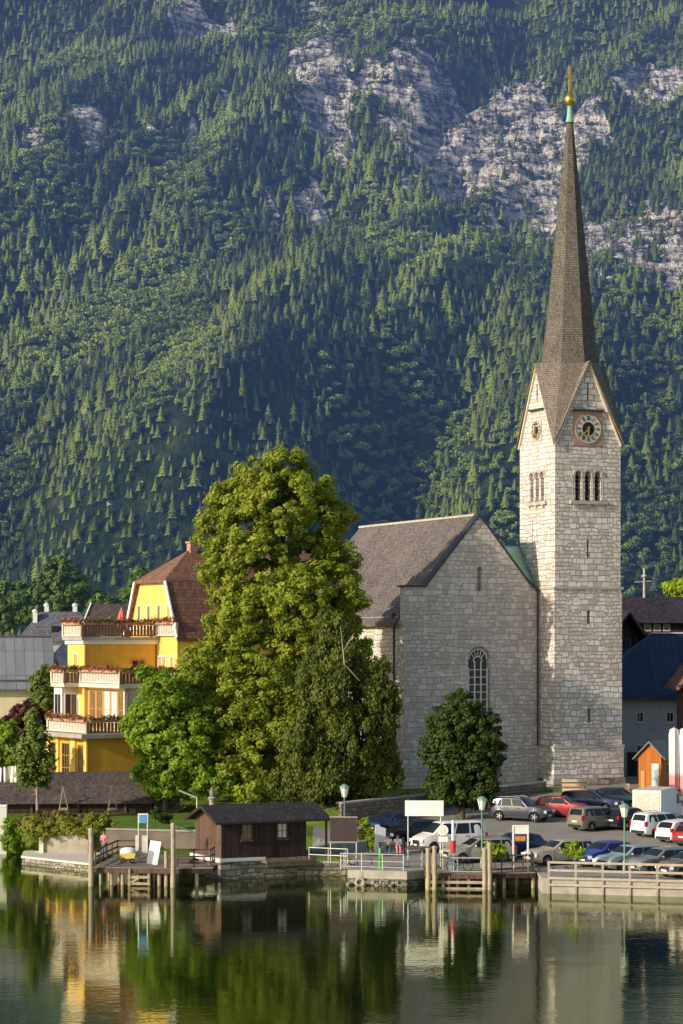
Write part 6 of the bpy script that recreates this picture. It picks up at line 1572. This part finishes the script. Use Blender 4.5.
# box truck
q = at(661, 817, 172); t = empty('box_truck', (q.x, q.y, H(q.x, q.y) + .035), R(68), 'white box truck with plain square body behind the white estate', 'truck', 'vehicles parked in the car park')
b = MB(); b.box(0, 4.4, 0, 2.1, .75, 2.6); b.build('cargo_box', M['white'], t)
b = MB(); b.box(-.02, 4.42, -.02, 2.12, 2.6, 2.66); b.box(-.03, .0, .1, 2.0, .9, 2.5); b.build('box_trim', M['white_wood'], t)
b = MB(); b.prism([(4.55, .45), (6.4, .45), (6.4, 1.25), (6.05, 1.45), (5.6, 2.25), (4.55, 2.3)], lambda a, z: (a, .1, z), lambda a, z: (a, 2.0, z)); b.build('cab', PT['white'], t)
b = MB(); b.prism([(5.0, 1.4), (5.95, 1.4), (5.55, 2.1), (5.0, 2.1)], lambda a, z: (a, .085, z), lambda a, z: (a, .095, z)); b.build('side_window', M['carglass'], t)
b = MB(); b.box(.2, 4.6, .5, 1.6, .5, .74); b.build('chassis', M['trimblack'], t)
for x in (1.0, 5.4):
    for y in (.2, 1.9): b = MB(); torus(b, (x, y, .36), .26, .1, n=18, m=8); wl = b.build('wheel', M['tyre'], t, 60); b = MB(); b.prism([(.2 * math.cos(2 * math.pi * j / 14), .2 * math.sin(2 * math.pi * j / 14)) for j in range(14)], lambda a, z: (x + a, y - .06, .36 + z), lambda a, z: (x + a, y + .06, .36 + z)); b.build('rim', M['rim'], wl)

# ------------------------------------------------------------------ people
def person(label, loc, rz, pose, top_mat, leg_mat, hair_len=.0, zb=0):
    t = empty('person', loc, rz, label, 'person')
    J = pose
    # figure: one skinned surface, fingers as chains of their own rooted inside the palms
    V = []; E = []; Rr = []; roots = []
    def chain(pts, rs, start=None, root=False):
        prev = start
        for p, r in zip(pts, rs):
            V.append(tuple(p)); Rr.append(r); i = len(V) - 1
            if prev is not None: E.append((prev, i))
            elif root: roots.append(i)
            prev = i
        return prev
    v = {k: Vector(p) for k, p in J.items()}
    pel = chain([v['pelvis']], [.125], root=True)
    sp1 = chain([v['pelvis'].lerp(v['chest'], .5)], [.115], pel); ch = chain([v['chest']], [.135], sp1)
    nk = chain([v['neck'], v['neck'].lerp(v['head'], .45), v['head'], v['head'] + Vector((0, -.012, .09))], [.06, .058, .095, .075], ch)
    hands = {}
    for s in 'LR':
        a = chain([v['sho' + s], v['elb' + s].lerp(v['sho' + s], .5), v['elb' + s], v['elb' + s].lerp(v['wri' + s], .5), v['wri' + s]], [.062, .05, .042, .04, .028], ch)
        d = (v['wri' + s] - v['elb' + s]).normalized() if 'han' + s not in v else (v['han' + s] - v['wri' + s]).normalized()
        palm = chain([v['wri' + s] + d * .045, v['wri' + s] + d * .085], [.034, .03], a)
        hands[s] = (v['wri' + s] + d * .085, d)
        chain([v['hip' + s], v['kne' + s].lerp(v['hip' + s], .5), v['kne' + s], v['kne' + s].lerp(v['ank' + s], .4), v['ank' + s], v['toe' + s].lerp(v['ank' + s], .4), v['toe' + s]], [.09, .078, .058, .055, .038, .042, .034], pel)
    for s in 'LR':
        p, d = hands[s]; side = d.cross(Vector((0, 1, 0))); side = side.normalized() if side.length > .1 else Vector((1, 0, 0)); curl = Vector((0, -.3, -.25))
        for k, ln in zip((-1.5, -.5, .5, 1.5), (.060, .075, .080, .070)):
            q = p + side * k * .017 - d * .015; d2 = (d + curl * .6).normalized(); d3 = (d + curl * 1.6).normalized()
            chain([q, q + d * ln * .45, q + d * ln * .45 + d2 * ln * .35, q + d * ln * .45 + d2 * ln * .35 + d3 * ln * .3], [.0095, .009, .0085, .007], None, True)
        sg = side if s == 'L' else -side; q = p - d * .05 + sg * .02; u = (d * .6 + sg * .8).normalized()
        chain([q, q + u * .04, q + u * .04 + d * .03], [.012, .011, .009], None, True)
    me = bpy.data.meshes.new('body'); me.from_pydata(V, E, []); me.materials.append(M['skin'])
    o = bpy.data.objects.new('body', me); COL.objects.link(o); o.parent = t
    def skin(o, me, Rr, roots):
        m = o.modifiers.new('skin', 'SKIN'); m.use_smooth_shade = True
        for i, r in enumerate(Rr): me.skin_vertices[0].data[i].radius = (r, r)
        for i in roots: me.skin_vertices[0].data[i].use_root = True
        s = o.modifiers.new('sub', 'SUBSURF'); s.levels = 1; s.render_levels = 2
        bpy.context.view_layer.update(); dg = bpy.context.evaluated_depsgraph_get()
        m2 = bpy.data.meshes.new_from_object(o.evaluated_get(dg)); o.modifiers.clear(); o.data = m2; bpy.data.meshes.remove(me)
    if not me.skin_vertices: bpy.context.view_layer.objects.active = o
    def add_skin_layer(o, me):
        bm = bmesh.new(); bm.from_mesh(me); bm.verts.layers.skin.verify(); bm.to_mesh(me); bm.free()
    add_skin_layer(o, me); skin(o, me, Rr, roots)
    def cloth(name, parts, mat):
        V.clear(); E.clear(); Rr.clear(); roots.clear(); parts()
        me = bpy.data.meshes.new(name); me.from_pydata(V, E, []); me.materials.append(mat); o = bpy.data.objects.new(name, me); COL.objects.link(o); o.parent = t
        add_skin_layer(o, me); skin(o, me, list(Rr), list(roots))
    def shirt():
        a = chain([v['pelvis'] + Vector((0, 0, .04))], [.15], root=True); b_ = chain([v['pelvis'].lerp(v['chest'], .5), v['chest'] + Vector((0, 0, .02))], [.142, .155], a)
        chain([v['neck'] - Vector((0, 0, .03))], [.085], b_)
        for s in 'LR': chain([v['sho' + s], v['elb' + s].lerp(v['sho' + s], .35)], [.082, .068], b_)
    def trousers():
        a = chain([v['pelvis']], [.148], root=True)
        for s in 'LR': chain([v['hip' + s], v['kne' + s].lerp(v['hip' + s], .5), v['kne' + s], v['kne' + s].lerp(v['ank' + s], .5), v['ank' + s] + (v['kne' + s] - v['ank' + s]) * .08], [.108, .095, .075, .07, .06], a)
    cloth('shirt', shirt, top_mat); cloth('trousers', trousers, leg_mat)
    hd = v['head']
    b = MB(); b.ball(hd + Vector((0, .018, .055)), (.098, .105, .095), 14, 8)
    if hair_len: b.ball(hd + Vector((0, .06, -.02)), (.085, .055, .09 + hair_len), 12, 8)
    b.build('hair', M['hair'], t, 60, uv=False)
    b = MB(); b.add([hd + Vector(q) for q in ((-.014, -.09, -.01), (.014, -.09, -.01), (0, -.118, -.005), (0, -.09, .045))], [(0, 1, 2), (0, 2, 3), (1, 3, 2), (0, 3, 1)]); b.build('nose', M['skin'], t, uv=False)
    for x in (-.033, .033): b = MB(); b.ball(hd + Vector((x, -.086, .035)), .012, 8, 6); b.build('eye', M['trimblack'], t, uv=False)
    b = MB(); b.ball(hd + Vector((0, -.088, -.035)), (.024, .008, .007), 8, 5); b.build('mouth', M['red_paint'], t, uv=False)
    for x in (-.098, .098): b = MB(); b.ball(hd + Vector((x, .01, .02)), (.012, .022, .032), 8, 6); b.build('ear', M['skin'], t, uv=False)
    for s in 'LR': b = MB(); b.ball(v['toe' + s].lerp(v['ank' + s], .45) + Vector((0, 0, -.025)), (.05, .13, .05), 10, 6); b.build('shoe', M['trimblack'], t, 60, uv=False)
    return t
STAND = dict(pelvis=(0, 0, .95), chest=(0, 0, 1.28), neck=(0, 0, 1.47), head=(0, -.02, 1.60), shoL=(.19, 0, 1.41), shoR=(-.19, 0, 1.41), elbL=(.25, .02, 1.12), elbR=(-.27, -.02, 1.12), wriL=(.2, -.16, .98), wriR=(-.12, -.24, 1.12),
             hipL=(.095, 0, .90), hipR=(-.095, 0, .90), kneL=(.10, -.02, .50), kneR=(-.11, .0, .50), ankL=(.11, .02, .08), ankR=(-.12, .04, .08), toeL=(.13, -.16, .04), toeR=(-.14, -.14, .04))
SIT = dict(pelvis=(0, 0, .56), chest=(0, .02, .89), neck=(0, .0, 1.08), head=(0, -.03, 1.21), shoL=(.19, 0, 1.02), shoR=(-.19, 0, 1.02), elbL=(.25, -.04, .74), elbR=(-.25, -.04, .74), wriL=(.14, -.26, .68), wriR=(-.14, -.26, .68),
           hipL=(.10, -.02, .54), hipR=(-.10, -.02, .54), kneL=(.11, -.45, .53), kneR=(-.11, -.45, .53), ankL=(.10, -.46, .09), ankR=(-.11, -.43, .09), toeL=(.11, -.64, .045), toeR=(-.12, -.62, .045))
cl = lambda n, c: plain(n, c, .85, .12, 12, bump=0)
c_white, c_denim, c_pink, c_blue, c_dark = cl('white cotton', (.72, .68, .62)), cl('faded denim', (.10, .14, .24)), cl('pink cloth', (.62, .22, .24)), cl('blue cloth', (.10, .16, .42)), cl('dark cloth', (.05, .045, .05))
xb_ = at(392.5, 850, 157).x; zb = H(xb_, 157) + .03
t = empty('park_bench', (xb_, 157, zb), R(4), 'low timber bench under the two seated people on the landing', 'bench')
b = MB(); b.box(-1.0, 1.0, -.22, .2, .38, .44); b.build('seat', M['wood_grey'], t)
b = MB(); b.box(-1.0, 1.0, .2, .25, .62, .84); b.build('backrest', M['wood_grey'], t)
for x in (-.8, .8): b = MB(); b.box(x - .04, x + .04, -.18, .16, 0, .38); b.box(x - .04, x + .04, .16, .2, 0, .84); b.build('leg', M['rail_dark'], t)
person('left seated person in white top on the landing bench', (xb_ - .27, 156.98, zb), R(-6), SIT, c_white, c_denim)
person('right seated person with longer hair in white top on the landing bench', (xb_ + .34, 157.0, zb), R(8), SIT, c_white, c_pink, .08)
p = at(104, 858, 156.2)
person('person in red and blue standing at the railing of the left jetty', (p.x, 156.2, 1.14), R(-30), STAND, c_pink, c_denim)
